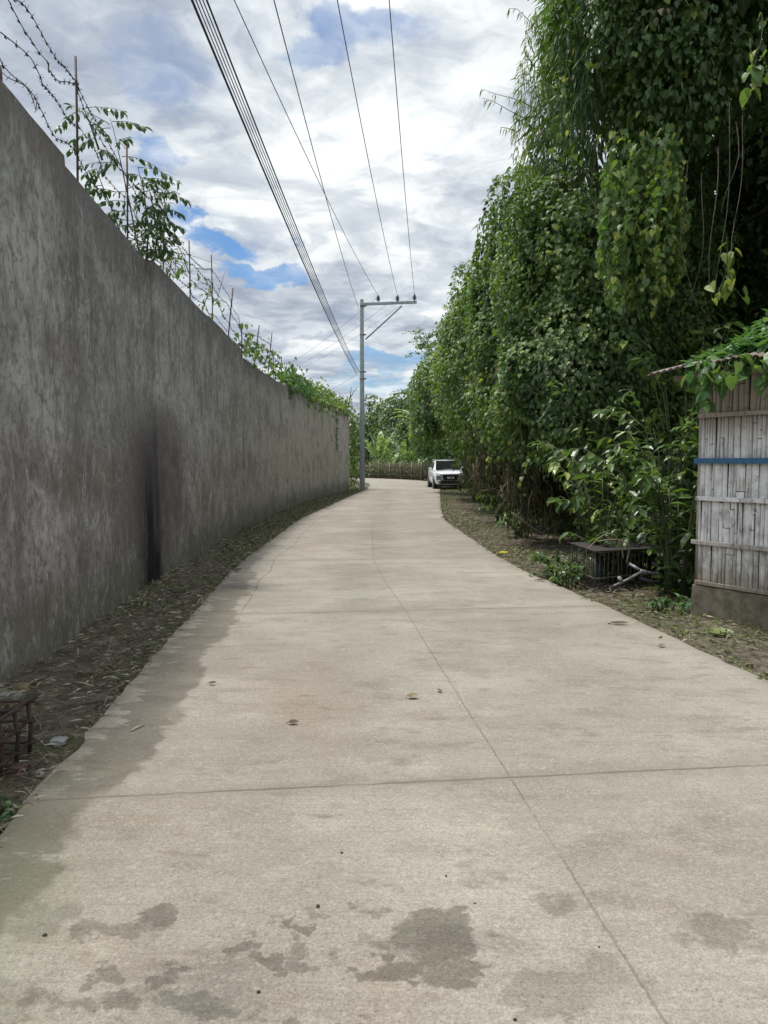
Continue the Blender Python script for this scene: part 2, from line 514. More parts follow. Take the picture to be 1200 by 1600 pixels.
def build_road():
    gd = np.arange(-6, 53, 2.0)
    L = catmull([(float(xl(d)), d) for d in gd] + RL[13:], 16)
    Rr = catmull([(float(xr(d)), d) for d in gd] + RR[13:], 16)
    n, K = len(L), 13
    me = bpy.data.meshes.new('road')
    vs, fs, uvm, uvn = [], [], [], []
    arc = 0.0
    mid = (L + Rr) / 2
    arcs = [0.0]
    for i in range(1, n): arcs.append(arcs[-1] + float(np.linalg.norm(mid[i] - mid[i - 1])))
    off = float(np.interp(3.36, mid[:, 1], arcs)) - 3.36
    for i in range(n):
        w = float(np.linalg.norm(Rr[i] - L[i]))
        for k in range(K):
            t = k / (K - 1)
            p = L[i] * (1 - t) + Rr[i] * t
            e = 0.0
            if k in (0, K - 1):            # slightly ragged slab edge
                e = 0.016 * float(vnoise(np.array([p[0] * 3, p[1] * 2.3, k]))) + 0.02 * float(vnoise(np.array([p[0] * 3, p[1] * 9.0, k + 5])))
            vs.append((p[0] + e, p[1], 0.0)); uvm.append((t * w, arcs[i] - off)); uvn.append((t, arcs[i] - off))
    for i in range(n - 1):
        for k in range(K - 1):
            a = i * K + k
            fs.append((a, a + 1, a + K + 1, a + K))
    base = len(vs)
    for i in range(n):
        for k in (0, K - 1):
            x, y, z = vs[i * K + k]
            vs.append((x, y, -0.19)); uvm.append(uvm[i * K + k]); uvn.append(uvn[i * K + k])
    for i in range(n - 1):
        fs.append((i * K, (i + 1) * K, base + (i + 1) * 2, base + i * 2))
        fs.append((i * K + K - 1, base + i * 2 + 1, base + (i + 1) * 2 + 1, (i + 1) * K + K - 1))
    me.from_pydata(vs, [], fs)
    for nm, dat in (('metres', uvm), ('norm', uvn)):
        lay = me.uv_layers.new(name=nm)
        for lp in me.loops: lay.data[lp.index].uv = dat[lp.vertex_index]
    me.update()
    o = link('road', me, road_material())
    tag(o, kind='structure')


build_road()


# ------------------------------------------------------------------ ground
def dirt_material():
    m, nt, b = material('littered_soil')
    P = nt.pos()
    a, f, g = nt.noise(P, 0.9, 5, 0.6), nt.noise(P, 7, 6, 0.65), nt.noise(P, 45, 4, 0.7)
    x, y, z = nt.sep(P)
    c = nt.mix(nt.smooth(f, 0.35, 0.65), (0.058, 0.049, 0.036), (0.155, 0.13, 0.097))
    c = nt.mix(nt.smooth(a, 0.5, 0.66) * 0.65, c, (0.075, 0.088, 0.036))
    c = nt.mix(nt.smooth(g, 0.56, 0.72) * 0.55, c, (0.27, 0.23, 0.17))
    c = nt.mix(nt.smooth(nt.voro(P, 38, 'F1'), 0.05, 0.2, 0.4, 0.0), c, (0.03, 0.025, 0.018))
    nt.wire(c, b.inputs['Base Color']); b.inputs['Roughness'].default_value = 0.95; b.inputs['Specular IOR Level'].default_value = 0.2
    nt.wire(nt.bump(f * 0.6 + g * 0.4, 0.8, 0.03), b.inputs['Normal'])
    return m


def gz(x, y):
    """height of the ground beside the road"""
    x = np.asarray(x, float); y = np.asarray(y, float)
    P = np.stack([x, y, np.zeros_like(x)], -1)
    z = -0.055 + 0.028 * fbm(P * 1.7, 3) + 0.02 * fbm(P * 6, 2)
    near = (y < 58)
    inr = near & (x > xl(y) - 0.0) & (x < xr(y) + 0.0)
    z = np.where(inr, -0.16, z)
    # soil banked against the wall foot and rising into the thicket
    z = np.where(near & (x < xw(y) + 0.35) & (y < 43), z + 0.05, z)
    t = np.clip((x - np.where(y < 20, 5.2, 6.0)) / 6.0, 0, 1); t = t * t * (3 - 2 * t)
    yy = np.clip((62 - y) / 12, 0, 1) * np.clip((y + 8) / 6, 0, 1)
    z = z + t * yy * (5.2 + 0.6 * fbm(P * 0.5, 2))
    z = np.where(y > 55, np.minimum(z, -0.06) - 0.05, z)
    return z


def build_ground():
    def axis(segs):
        out = []
        for a, b_, st in segs: out += list(np.arange(a, b_, st))
        return np.array(out + [segs[-1][1]])
    xs = axis([(-900, -100, 100), (-100, -20, 10), (-20, -4, 1.0), (-4, 6, 0.09), (6, 16, 0.5), (16, 40, 4), (40, 100, 10), (100, 900, 100)])
    ys = axis([(-600, -60, 60), (-60, -8, 4), (-8, 2, 0.5), (2, 14, 0.09), (14, 30, 0.25), (30, 62, 0.8), (62, 120, 3), (120, 300, 20), (300, 1500, 100)])
    Xg, Yg = np.meshgrid(xs, ys)
    Z = gz(Xg, Yg)
    V = np.stack([Xg, Yg, Z], -1).reshape(-1, 3)
    nx, ny = len(xs), len(ys)
    idx = np.arange(nx * ny).reshape(ny, nx)
    Fa = np.stack([idx[:-1, :-1], idx[:-1, 1:], idx[1:, 1:], idx[1:, :-1]], -1).reshape(-1, 4)
    o = link('ground', np_mesh('ground', V, Fa, True), dirt_material())
    tag(o, kind='structure')


build_ground()


# ------------------------------------------------------------------ boundary wall
def wall_material():
    m, nt, b = material('stained_render')
    u, v, _ = nt.sep(nt.uv('metres'))
    _, top, _ = nt.sep(nt.uv('below_top'))
    P2 = nt.comb(u, v, 0.0)
    blot = nt.noise(P2, 0.55, 6, 0.62)
    blot2 = nt.noise(P2, 1.7, 7, 0.64)
    strk = nt.noise(nt.comb(u * 3.4, v * 0.42, 0.0), 1.0, 7, 0.66, 0.35)
    strk2 = nt.noise(nt.comb(u * 9.0, v * 0.9, 4.0), 1.0, 6, 0.66, 0.5)
    fine = nt.noise(P2, 30, 5, 0.7)
    low = nt.smooth(v + (blot - 0.5) * 1.6, 1.3, 2.2, 1.0, 0.0)          # ruddy splash zone
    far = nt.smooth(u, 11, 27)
    c = nt.mix(nt.smooth(blot2, 0.3, 0.68), (0.265, 0.258, 0.238), (0.50, 0.488, 0.458))
    c = nt.mix(nt.smooth(nt.noise(nt.comb(u * 1.3, v * 0.75, 12.0), 1.0, 7, 0.66), 0.5, 0.64) * 0.5, c, (0.53, 0.525, 0.50))
    c = nt.mix(low * 0.95, c, nt.mix(nt.smooth(blot2, 0.35, 0.65), (0.225, 0.187, 0.172), (0.41, 0.352, 0.325)))
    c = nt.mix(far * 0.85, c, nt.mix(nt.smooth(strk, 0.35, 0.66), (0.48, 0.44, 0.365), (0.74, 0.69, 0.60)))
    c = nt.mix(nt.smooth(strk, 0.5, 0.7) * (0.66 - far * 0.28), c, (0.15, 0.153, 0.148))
    c = nt.mix(nt.smooth(strk2, 0.55, 0.74) * 0.55, c, (0.155, 0.152, 0.139))
    c = nt.mix(nt.smooth(strk2, 0.2, 0.42, 0.42, 0.0), c, (0.459, 0.452, 0.425))
    c = nt.mix(nt.smooth(blot, 0.56, 0.7) * 0.45, c, (0.132, 0.139, 0.124))
    bay = nt.smooth(u, 6.60, 6.64) - nt.smooth(u, 9.70, 9.74)
    c = nt.mix(bay * 0.3, c, (0.16, 0.165, 0.15))
    seam = nt.smooth((u - 6.7 + (blot2 - 0.5) * 0.3).abs(), 0.05, 0.5, 0.5, 0.0) * nt.smooth(v, 1.0, 2.2)
    c = nt.mix(seam, c, (0.11, 0.11, 0.103))
    # scaled-off patches with a paler edge
    sc = nt.noise(nt.comb(u * 1.6, v * 0.8, 9.0), 1.5, 7, 0.68, 0.8)
    c = nt.mix(nt.smooth(sc, 0.575, 0.59) * nt.smooth(sc, 0.6, 0.64, 0.75, 0.0), c, (0.486, 0.479, 0.452))
    # algae: green-grey high up on the nearest bay, olive along the foot
    alg = nt.smooth(u, 6.4, 4.6) * nt.smooth(v, 1.2, 2.2) * nt.smooth(blot, 0.42, 0.6)
    c = nt.mix(alg * 0.5, c, (0.155, 0.183, 0.132))
    foot = nt.smooth(v + (blot2 - 0.5) * 0.7, 0.1, 0.75, 1.0, 0.0)
    c = nt.mix(foot * 0.65, c, (0.183, 0.186, 0.112))
    # dark rain line under the coping
    tp = nt.smooth(top + (strk2 - 0.5) * 1.1 + (strk - 0.5) * 0.6, 0.02, 0.62, 1.0, 0.0)
    c = nt.mix(tp * 0.62, c, (0.116, 0.116, 0.109))
    mot = nt.noise(nt.comb(u * 5.0, v * 2.2, 6.0), 1.6, 8, 0.72, 0.4)
    c = nt.mix(nt.smooth(mot, 0.49, 0.64) * 0.55, c, (0.12, 0.115, 0.107))
    c = nt.mix(nt.smooth(mot, 0.46, 0.33) * 0.55, c, (0.56, 0.55, 0.52))
    mf = nt.noise(nt.comb(u * 9.0, v * 5.5, 16.0), 2.0, 8, 0.76, 0.5)
    c = nt.mix(nt.smooth(mf, 0.5, 0.62) * 0.62, c, (0.105, 0.1, 0.092))
    c = nt.mix(nt.smooth(mf, 0.44, 0.33) * 0.55, c, (0.6, 0.59, 0.56))
    brn = nt.smooth(nt.noise(nt.comb(u * 0.8, v * 0.9, 21.0), 1.0, 7, 0.66), 0.5, 0.62)
    c = nt.mix(brn * 0.45, c, (0.185, 0.15, 0.125))
    # soot stain at the joint
    j = (u - 9.55)
    veil = nt.smooth((j - 0.1 + (blot2 - 0.5) * 1.6).abs(), 0.4, 2.2, 1.0, 0.0) * nt.smooth((v - 1.35 + (mot - 0.5) * 1.2).abs(), 0.3, 1.25, 1.0, 0.0)
    c = nt.mix(veil * 0.72, c, (0.095, 0.08, 0.082))
    sx = nt.smooth((j + 0.16 + (blot2 - 0.5) * 0.9 + (strk2 - 0.5) * 0.5).abs() * (nt.smooth(v, 0.0, 2.2, 1.0, 1.15)), 0.1, 1.0, 1.0, 0.0) * nt.smooth(v + (blot - 0.5) * 1.2, 0.8, 2.6, 1.0, 0.0)
    c = nt.mix(sx * 0.85, c, (0.045, 0.042, 0.043))
    core = nt.smooth((j + 0.12 + (strk2 - 0.5) * 0.6 + (mf - 0.5) * 0.35).abs() - nt.smooth(v, 1.2, 0.0) * 0.1, 0.05, 0.3, 1.0, 0.0) * nt.smooth(v + (blot2 - 0.5) * 0.9, 0.7, 1.8, 1.0, 0.0)
    c = nt.mix(core * 0.93, c, (0.008, 0.008, 0.009))
    # hairline cracks
    wv = nt.vmath('ADD', nt.comb(u * 1.0, v * 0.62, 0.0), nt.vmath('SCALE', nt.noise(P2, 2.2, 5, 0.65, 0.0, True), 0.42))
    ck = nt.smooth(nt.voro(wv, 1.5, 'DISTANCE_TO_EDGE'), 0.0, 0.009, 1.0, 0.0) * nt.smooth(nt.noise(P2, 0.9, 4), 0.5, 0.6) * nt.smooth(u, 6, 20, 1.0, 0.3)
    c = nt.mix(ck * 0.42, c, (0.06, 0.04, 0.038))
    c = nt.mix(nt.smooth(fine, 0.55, 0.75) * 0.25, c, (0.486, 0.472, 0.446))
    c = nt.mix(nt.smooth(fine, 0.25, 0.42, 0.25, 0.0), c, (0.124, 0.124, 0.116))
    nt.wire(c, b.inputs['Base Color'])
    b.inputs['Roughness'].default_value = 0.9; b.inputs['Specular IOR Level'].default_value = 0.25
    nt.wire(nt.bump(fine * 0.5 + blot2 * 1.2 + strk2 * 0.5 - ck * 0.8 + nt.smooth(sc, 0.575, 0.59) * 0.3, 0.55, 0.02), b.inputs['Normal'])
    return m


WALLM = wall_material()
SEAMS = [-4.0, 2.4, 6.62, 9.72, 13.4, 16.9, 20.5, 24.2, 28, 32, 37, 42]
wall_root = empty('boundary_wall', (xw(6.0), 6.0, 0), 'tall stained concrete boundary wall with a black soot streak', 'wall')


def build_wall():
    off = Vector(wall_root.location)
    for si in range(len(SEAMS) - 1):
        a, b_ = SEAMS[si] + 0.012, SEAMS[si + 1] - 0.012
        push = [0.0, 0.0, 0.035, 0.0, 0.02, 0.0, 0.03, 0.01, 0.0, 0.02, 0.0][si]
        drop = [0, 0.0, -.04, 0.02, 0.09, -0.10, -.05, 0, 0.02, 0, 0][si]
        ds = np.linspace(a, b_, max(4, int((b_ - a) / 0.22)))
        nz = 14
        T = 0.17
        vs, uvm, uvt, fs = [], [], [], []
        for i, d in enumerate(ds):
            x0 = float(xw(d)) - push
            h = float(hw(d)) + drop + 0.018 * float(fbm(np.array([d * 1.3, 1.7, 0]))) + 0.012 * float(fbm(np.array([d * 7, 5.7, 0])))
            for k in range(nz + 1):
                v = -0.35 + (h + 0.35) * k / nz
                e = 0.012 * float(fbm(np.array([d * 1.1, v * 1.1, 3.0]))) - (0.014 if k == nz else 0)
                vs.append((x0 + e, d, v)); uvm.append((d, v)); uvt.append((0, h - v))
            vs.append((x0 - T + 0.014, d, h)); uvm.append((d, h)); uvt.append((0, 0.02))
            vs.append((x0 - T, d, -0.35)); uvm.append((d, 0)); uvt.append((0, 4))
        K = nz + 3
        for i in range(len(ds) - 1):
            for k in range(K):
                k2 = (k + 1) % K
                fs.append((i * K + k, i * K + k2, (i + 1) * K + k2, (i + 1) * K + k))
        fs.append(tuple(range(K))); fs.append(tuple((len(ds) - 1) * K + k for k in range(K - 1, -1, -1)))
        vs = [(x - off.x, y - off.y, z) for x, y, z in vs]
        me = bpy.data.meshes.new('wall_panel'); me.from_pydata(vs, [], fs)
        for nm, dat in (('metres', uvm), ('below_top', uvt)):
            lay = me.uv_layers.new(name=nm)
            for lp in me.loops: lay.data[lp.index].uv = dat[lp.vertex_index]
        me.update()
        bm = bmesh.new(); bm.from_mesh(me); bmesh.ops.recalc_face_normals(bm, faces=bm.faces); bm.to_mesh(me); bm.free()
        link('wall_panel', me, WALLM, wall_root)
    # recessed mortar core that shows dark in the joints
    mb = MB()
    for si in range(1, len(SEAMS) - 1):
        d = SEAMS[si]; h = float(hw(d)) - 0.09
        mb.box((float(xw(d)) - 0.105 - off.x, d - off.y, h / 2 - 0.1), (0.09, 0.06, h + 0.2))
    mb.build('joint_filler', simple('joint_grime', (0.05, 0.048, 0.045), 0.95), wall_root)


build_wall()

# ------------------------------------------------------------------ steel rods and barbed wire on the wall
STEEL = simple('dark_rusted_steel', (0.055, 0.045, 0.04), 0.7, 0.5, col2=(0.1, 0.06, 0.04), scale=25)
RUST = simple('flaking_rust', (0.09, 0.05, 0.035), 0.85, 0.2, col2=(0.04, 0.03, 0.028), scale=22, bump=0.3)
WIREM = simple('weathered_wire', (0.05, 0.048, 0.048), 0.6, 0.5)
_dd = np.linspace(3.0, 41.9, 2500)
_tops = np.array([proj((xw(d) - 0.085, d, hw(d))) for d in _dd])


def wall_d(px): return float(np.interp(px, _tops[:, 0], _dd))


rods = [(1, 1, 104), (121, 118, 88), (199, 198, 228), (254, 257, 308), (297, 297, 376), (332, 332, 398), (355, 364, 450), (378, 377, 506), (397, 405, 508), (418, 425, 520), (427, 427, 545), (440, 440, 556)]
rod_lab = ['cut off stub of steel rod on the nearest part of the wall top', 'tall bare steel rod standing just before the leafy sapling on the wall', 'steel rod rising through the fronds of the sapling on the wall',
           'steel rod on the wall among the tangled twigs past the sapling', 'upright rod with a vine leaf spray beside it on the wall', 'tall rod with a small vine climbing it on the wall',
           'leaning rod with a short wire stub near its top on the wall', 'short stub of rod just past the leaning one on the wall', 'slim rod leaning away above the dip in the wall top',
           'leaning rod in the middle of the thin creeper on the wall', 'short thin rod next to the creeper leaves on the wall', 'last upright rod before the bushy creeper on the wall']
rod_pts = []
for i, (bx, tx, ty) in enumerate(rods):
    d = wall_d(bx) if bx > -20 else 4.15
    x0, h0 = float(xw(d)) - 0.085, float(hw(d))
    tp = W(tx, ty, d)
    dz = tp[2] - h0
    dxx = (tp[0] - x0) if bx != tx else 0.0
    top = (dxx, 0.0, dz)
    mb = MB(); mb.tube([(0, 0, -0.12), (dxx * .5 + 0.004, 0.003, dz * 0.5), top], 0.011 if i < 6 else 0.013, 6)
    if i in (1, 4, 6): mb.box((dxx * .8, 0.0, dz * .78), (0.05, 0.02, 0.012))
    o = mb.build('steel_rod', STEEL, None, (x0, d, h0))
    tag(o, rod_lab[i], 'rod', 'steel rods along the wall top')
    rod_pts.append((d, np.array([x0, d, h0]), np.array([x0 + dxx, d, h0 + dz])))


def barbed(fracs, jitter, seed, label, sag=0.05, start=0, extra=None):
    r = np.random.default_rng(seed)
    P = list(extra or [])
    for k in range(start, len(rod_pts)):
        d, b0, t0 = rod_pts[k]
        fr = fracs[min(k, len(fracs) - 1)]
        P.append(b0 + (t0 - b0) * fr + np.array([0.014, 0, 0]))
    pts = []
    for a, b_ in zip(P[:-1], P[1:]):
        n = max(6, int(np.linalg.norm(b_ - a) / 0.12))
        L = np.linalg.norm(b_ - a)
        for k in range(n):
            t = k / n
            q = a + (b_ - a) * t
            w = vnoise(np.array([[q[1] * 1.6, seed, 0.0], [q[1] * 1.6, seed + 9, 3.0], [q[1] * 5, seed, 5.0]]))
            q = q + np.array([w[0] * jitter * 0.8, 0, w[1] * jitter + w[2] * jitter * 0.3 - sag * L * 4 * t * (1 - t) * 0.25]) * (1 if 0 < t else 0.4)
            pts.append(q)
    pts.append(P[-1])
    o = Vector(P[0])
    mb = MB()
    mb.tube([Vector(p) - o for p in pts], 0.0042, 4, smooth=False)
    # barbs
    acc = 0.0
    for a, b_ in zip(pts[:-1], pts[1:]):
        acc += np.linalg.norm(b_ - a)
        if acc > 0.115 and a[1] < 24:
            acc = 0
            v = Vector(r.normal(size=3)).normalized() * 0.028; v2 = Vector(r.normal(size=3)).normalized() * 0.028
            c = Vector(a) - o
            for q in (v, v2): mb.tube([c - q, c + q], [0.002, 0.002], 3, smooth=False)
            mb.tube([c - Vector((0, .012, .012)), c + Vector((0, .012, -.012))], 0.0065, 4, smooth=False)
    ob = mb.build('barbed_wire', WIREM, None, o)
    tag(ob, label, 'barbed wire', 'barbed wire strands on the wall')


barbed([.8, .80, .70, .8, .78, .78, .74, .7], 0.045, 3, 'highest barbed wire strand along the rods on the wall', start=1, extra=[W(-150, -190, 4.2), W(20, 2, 5.3)])
barbed([.9, .70, .58, .7, .66, .62, .6, .55], 0.05, 8, 'second barbed wire strand down, running close under the highest one', start=1, extra=[W(-150, -215, 4.15), W(12, -4, 5.25), W(78, 96, 5.95)])
barbed([.5, .44, .35, .4, .4, .4, .35, .3], 0.06, 21, 'wavy middle barbed wire strand that passes through the sapling leaves', sag=0.08, start=1, extra=[W(-140, -60, 4.2), W(0, 52, 5.15), W(48, 92, 5.6), W(66, 134, 5.85)])
barbed([.25, .16, .15, .2, .18, .2, .2, .2], 0.05, 34, 'lowest barbed wire strand just above the wall top', sag=0.08, start=1, extra=[W(-140, -30, 4.2), W(0, 82, 5.15), W(55, 152, 5.75)])
# a loose curled end
mb = MB()
cur = [W(x, y, 5.6) for x, y in ((2, 112), (12, 121), (25, 127), (38, 133), (47, 144), (52, 158), (56, 172), (59, 184))]
cur[-1][2] = hw(5.9) - 0.02
o0 = Vector(cur[0])
mb.tube([Vector(p) - o0 for p in cur], 0.004, 5)
for p in cur[1:-1]:
    c = Vector(p) - o0
    mb.tube([c - Vector((.015, 0, .02)), c + Vector((.015, 0.01, .02))], 0.002, 3)
tag(mb.build('barbed_wire', WIREM, None, o0), 'loose curled end of barbed wire drooping onto the nearest part of the wall top', 'barbed wire', 'barbed wire strands on the wall')


# ------------------------------------------------------------------ leaf clouds
TPL = {}


def tpl(name, verts, tris): TPL[name] = (np.array(verts, float), np.array(tris, int))


# x along the leaf (0 stem .. 1 tip), y across, z up from the blade (midrib folded low, tip curled)
tpl('heart', [(0.02, 0, 0), (-0.13, .24, .03), (.15, .42, .09), (.55, .33, .06), (1, 0, -.16), (.55, -.33, .06), (.15, -.42, .09), (-.13, -.24, .03), (.42, 0, -.03)],
    [(0, 1, 2), (0, 2, 8), (2, 3, 8), (3, 4, 8), (8, 4, 5), (8, 5, 6), (0, 8, 6), (0, 6, 7)])
tpl('simple', [(0, 0, 0), (.28, .36, .07), (1, 0, -.14), (.28, -.36, .07), (.5, 0, -.02)], [(0, 1, 4), (1, 2, 4), (4, 2, 3), (0, 4, 3)])
tpl('ellip', [(0, 0, 0), (.3, .19, .05), (.68, .17, .0), (1, 0, -.2), (.68, -.17, .0), (.3, -.19, .05), (.32, 0, .0), (.68, 0, -.05)],
    [(0, 1, 6), (1, 2, 7), (1, 7, 6), (2, 3, 7), (7, 3, 4), (6, 7, 4), (6, 4, 5), (0, 6, 5)])
tpl('lance', [(0, 0, 0), (.3, .075, .02), (1, 0, -.18), (.3, -.075, .02), (.55, 0, -.05)], [(0, 1, 4), (1, 2, 4), (4, 2, 3), (0, 4, 3)])
tpl('blade', [(0, .03, 0), (0, -.03, 0), (.55, .025, -.02), (.55, -.025, -.02), (1, 0, -.25)], [(0, 1, 3), (0, 3, 2), (2, 3, 4)])
tpl('scrap', [(0, 0, 0), (.4, .26, .1), (1, .05, .0), (.45, -.2, .12), (.45, .02, -.01)], [(0, 1, 4), (1, 2, 4), (4, 2, 3), (0, 4, 3)])


def unit(a): return a / np.maximum(np.linalg.norm(a, axis=-1, keepdims=True), 1e-9)


class Cloud:
    """many small leaves gathered into one mesh"""

    def __init__(s): s.V, s.F, s.T, s.n = [], [], [], 0

    def put(s, kind, P, A, N, size, tint, width=None):
        """positions, leaf directions, rough blade normals, sizes, tints"""
        P = np.asarray(P, float)
        if len(P) == 0: return
        tv, tf = TPL[kind]
        A = unit(np.asarray(A, float)); N = np.asarray(N, float)
        N = unit(N - A * np.sum(N * A, -1, keepdims=True)); B = np.cross(N, A)
        size = np.broadcast_to(np.asarray(size, float), (len(P),))
        wy = size if width is None else size * width
        V = P[:, None, :] + (tv[None, :, 0:1] * size[:, None, None]) * A[:, None, :] + (tv[None, :, 1:2] * wy[:, None, None]) * B[:, None, :] \
            + (tv[None, :, 2:3] * size[:, None, None]) * N[:, None, :]
        k = len(tv)
        Fa = tf[None, :, :] + (np.arange(len(P)) * k)[:, None, None] + s.n
        s.V.append(V.reshape(-1, 3)); s.F.append(Fa.reshape(-1, 3)); s.T.append(np.repeat(np.broadcast_to(tint, (len(P),)), len(tf)))
        s.n += len(P) * k

    def tube(s, pts, rad, tint=0.0, n=4):
        mb = MB(); mb.tube(pts, rad, n, cap=False)
        V = np.array(mb.v); Fq = np.array(mb.f)
        Fa = np.concatenate([Fq[:, [0, 1, 2]], Fq[:, [0, 2, 3]]]) + s.n
        s.V.append(V); s.F.append(Fa); s.T.append(np.full(len(Fa), tint)); s.n += len(V)

    def build(s, name, mat, parent=None, origin=None, mats=None):
        V = np.concatenate(s.V)
        if origin is not None: V = V - np.asarray(origin, float)
        me = np_mesh(name, V, np.concatenate(s.F), False, np.concatenate(s.T))
        o = link(name, me, mat, parent)
        if parent is None and origin is not None: o.location = tuple(origin)
        return o


VINE = leaf_mat('vine_leaf', [(0.0, (0.048, 0.086, 0.028)), (0.4, (0.094, 0.163, 0.048)), (0.72, (0.149, 0.230, 0.063)), (1.0, (0.345, 0.368, 0.092))], 0.5, 0.36)
BAMBOO = leaf_mat('bamboo_leaf', [(0.0, (0.061, 0.099, 0.033)), (0.45, (0.121, 0.187, 0.055)), (0.8, (0.198, 0.259, 0.077)), (1.0, (0.352, 0.341, 0.132))], 0.46, 0.35)
SHRUB = leaf_mat('broad_leaf', [(0.0, (0.046, 0.084, 0.031)), (0.45, (0.094, 0.160, 0.046)), (0.85, (0.176, 0.253, 0.064)), (1.0, (0.308, 0.352, 0.083))], 0.38, 0.3, 0.6)
FRESH = leaf_mat('fresh_leaf', [(0.0, (0.05, 0.11, 0.04)), (0.5, (0.085, 0.175, 0.06)), (1.0, (0.19, 0.27, 0.08))], 0.45, 0.33)
DRYLEAF = leaf_mat('dry_leaf', [(0.0, (0.05, 0.038, 0.025)), (0.35, (0.15, 0.112, 0.07)), (0.7, (0.3, 0.25, 0.165)), (1.0, (0.6, 0.55, 0.43))], 0.7, 0.08, 0.3)
GRASSM = leaf_mat('grass_blade', [(0.0, (0.05, 0.075, 0.026)), (0.6, (0.11, 0.15, 0.045)), (1.0, (0.26, 0.24, 0.1))], 0.55, 0.25)
STRAW = leaf_mat('dry_straw', [(0.0, (0.04, 0.045, 0.02)), (0.5, (0.1, 0.088, 0.045)), (1.0, (0.2, 0.165, 0.09))], 0.7, 0.15, 0.3)
BANANA = leaf_mat('banana_leaf', [(0.0, (0.05, 0.1, 0.03)), (0.45, (0.12, 0.2, 0.06)), (1.0, (0.4, 0.46, 0.26))], 0.38, 0.3, 0.6)
BARK = simple('bark', (0.12, 0.095, 0.07), 0.9, 0, col2=(0.05, 0.042, 0.034), scale=14, bump=0.6)
STEM = simple('vine_stem', (0.14, 0.115, 0.075), 0.85, 0, col2=(0.07, 0.055, 0.04), scale=20)
GREENSTEM = simple('green_stem', (0.09, 0.11, 0.05), 0.7, 0, scale=10)


def lobe(cl, c, r, dens, size, seed, kind='heart', amp=0.31, droop=0.85, gap=-0.2, face=None, tint=0.0, others=(), core=True, zmin=None, tmul=1.0):
    """leaves over one uneven billow of a crown"""
    g = np.random.default_rng(seed)
    c, r = np.array(c, float), np.array(r, float)
    a, b, d = r
    area = 4 * math.pi * (((a * b) ** 1.6 + (a * d) ** 1.6 + (b * d) ** 1.6) / 3) ** (1 / 1.6)
    for layer in ((0, 1) if core else (0,)):
        n = int(dens * area * (1.0 if layer == 0 else 0.35))
        u = unit(g.normal(size=(n, 3)))
        if face is not None:                           # thinner on the side the place hides
            keep = (u @ unit(np.array(face, float)) > -0.25) | (g.random(n) < 0.3)
            u = u[keep]
        s0 = u * r
        q = c + s0
        fold = fbm(np.stack([q[:, 0] * 1.7, q[:, 1] * 1.7, q[:, 2] * 0.45], -1) + seed * 0.37, 3)
        lump = fbm(q * 0.85 + seed, 3)
        rad = 1 + amp * (fold * 0.8 + lump * 0.9)
        dep = np.abs(g.normal(size=len(u))) * 0.05 if layer == 0 else 0.2 + 0.25 * g.random(len(u))
        P = c + s0 * (rad - dep)[:, None]
        # trailing tips under the billow
        P[:, 2] -= np.where(u[:, 2] < 0.1, g.random(len(u)) ** 2 * 0.5 * d * np.clip(0.4 - u[:, 2], 0, 1) * 0.5, 0)
        keep = np.ones(len(P), bool)
        if layer == 0:
            hole = fbm(P * 1.9 + seed * 1.7 + 40, 2)
            keep &= (hole > gap) | (g.random(len(P)) < 0.25)
        for oc, orr in others:
            keep &= np.sum(((P - np.array(oc)) / np.array(orr)) ** 2, -1) > 0.55
        if zmin is not None: keep &= P[:, 2] > zmin
        P, u = P[keep], u[keep]; m = len(P)
        N0 = unit(u / r)
        rv = g.normal(size=(m, 3))
        A = np.array([0, 0, -1.0]) * droop + N0 * 0.5 + rv * 0.42
        N = N0 * 0.75 + np.array([0, 0, 0.75]) + rv[:, ::-1] * 0.38
        sz = size * (0.55 + 0.75 * g.random(m)) * (1.0 if layer == 0 else 1.9)
        clump = fbm(P * 0.9 + seed * 3.1, 2)
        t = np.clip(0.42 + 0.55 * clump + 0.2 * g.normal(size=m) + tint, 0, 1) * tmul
        t = np.where(g.random(m) < 0.012, 1.0, t)
        pick = g.random(m) + 0.5 * fbm(P * 0.8 + seed * 5.3, 2)          # other climbers grow in patches among the main one
        alt = np.where(pick > 1.0, 1, np.where(pick < -0.02, 2, 0)) if kind in ('heart', 'simple') else np.zeros(m, int)
        for code, kd, k_ in ((0, kind, 1.0), (1, 'ellip', 1.15), (2, 'lance', 1.7)):
            sl_ = alt == code
            cl.put(kd, P[sl_], A[sl_], N[sl_], sz[sl_] * k_, t[sl_])
    return


def twig_arc(p, d, L, droop, n=7, g=rnd, wob=0.06):
    p = Vector(p); d = Vector(d).normalized(); out = [p.copy()]
    for k in range(n):
        d = (d + Vector((g.gauss(0, wob), g.gauss(0, wob), -droop / n + g.gauss(0, wob * .5)))).normalized()
        p = p + d * (L / n); out.append(p.copy())
    return out


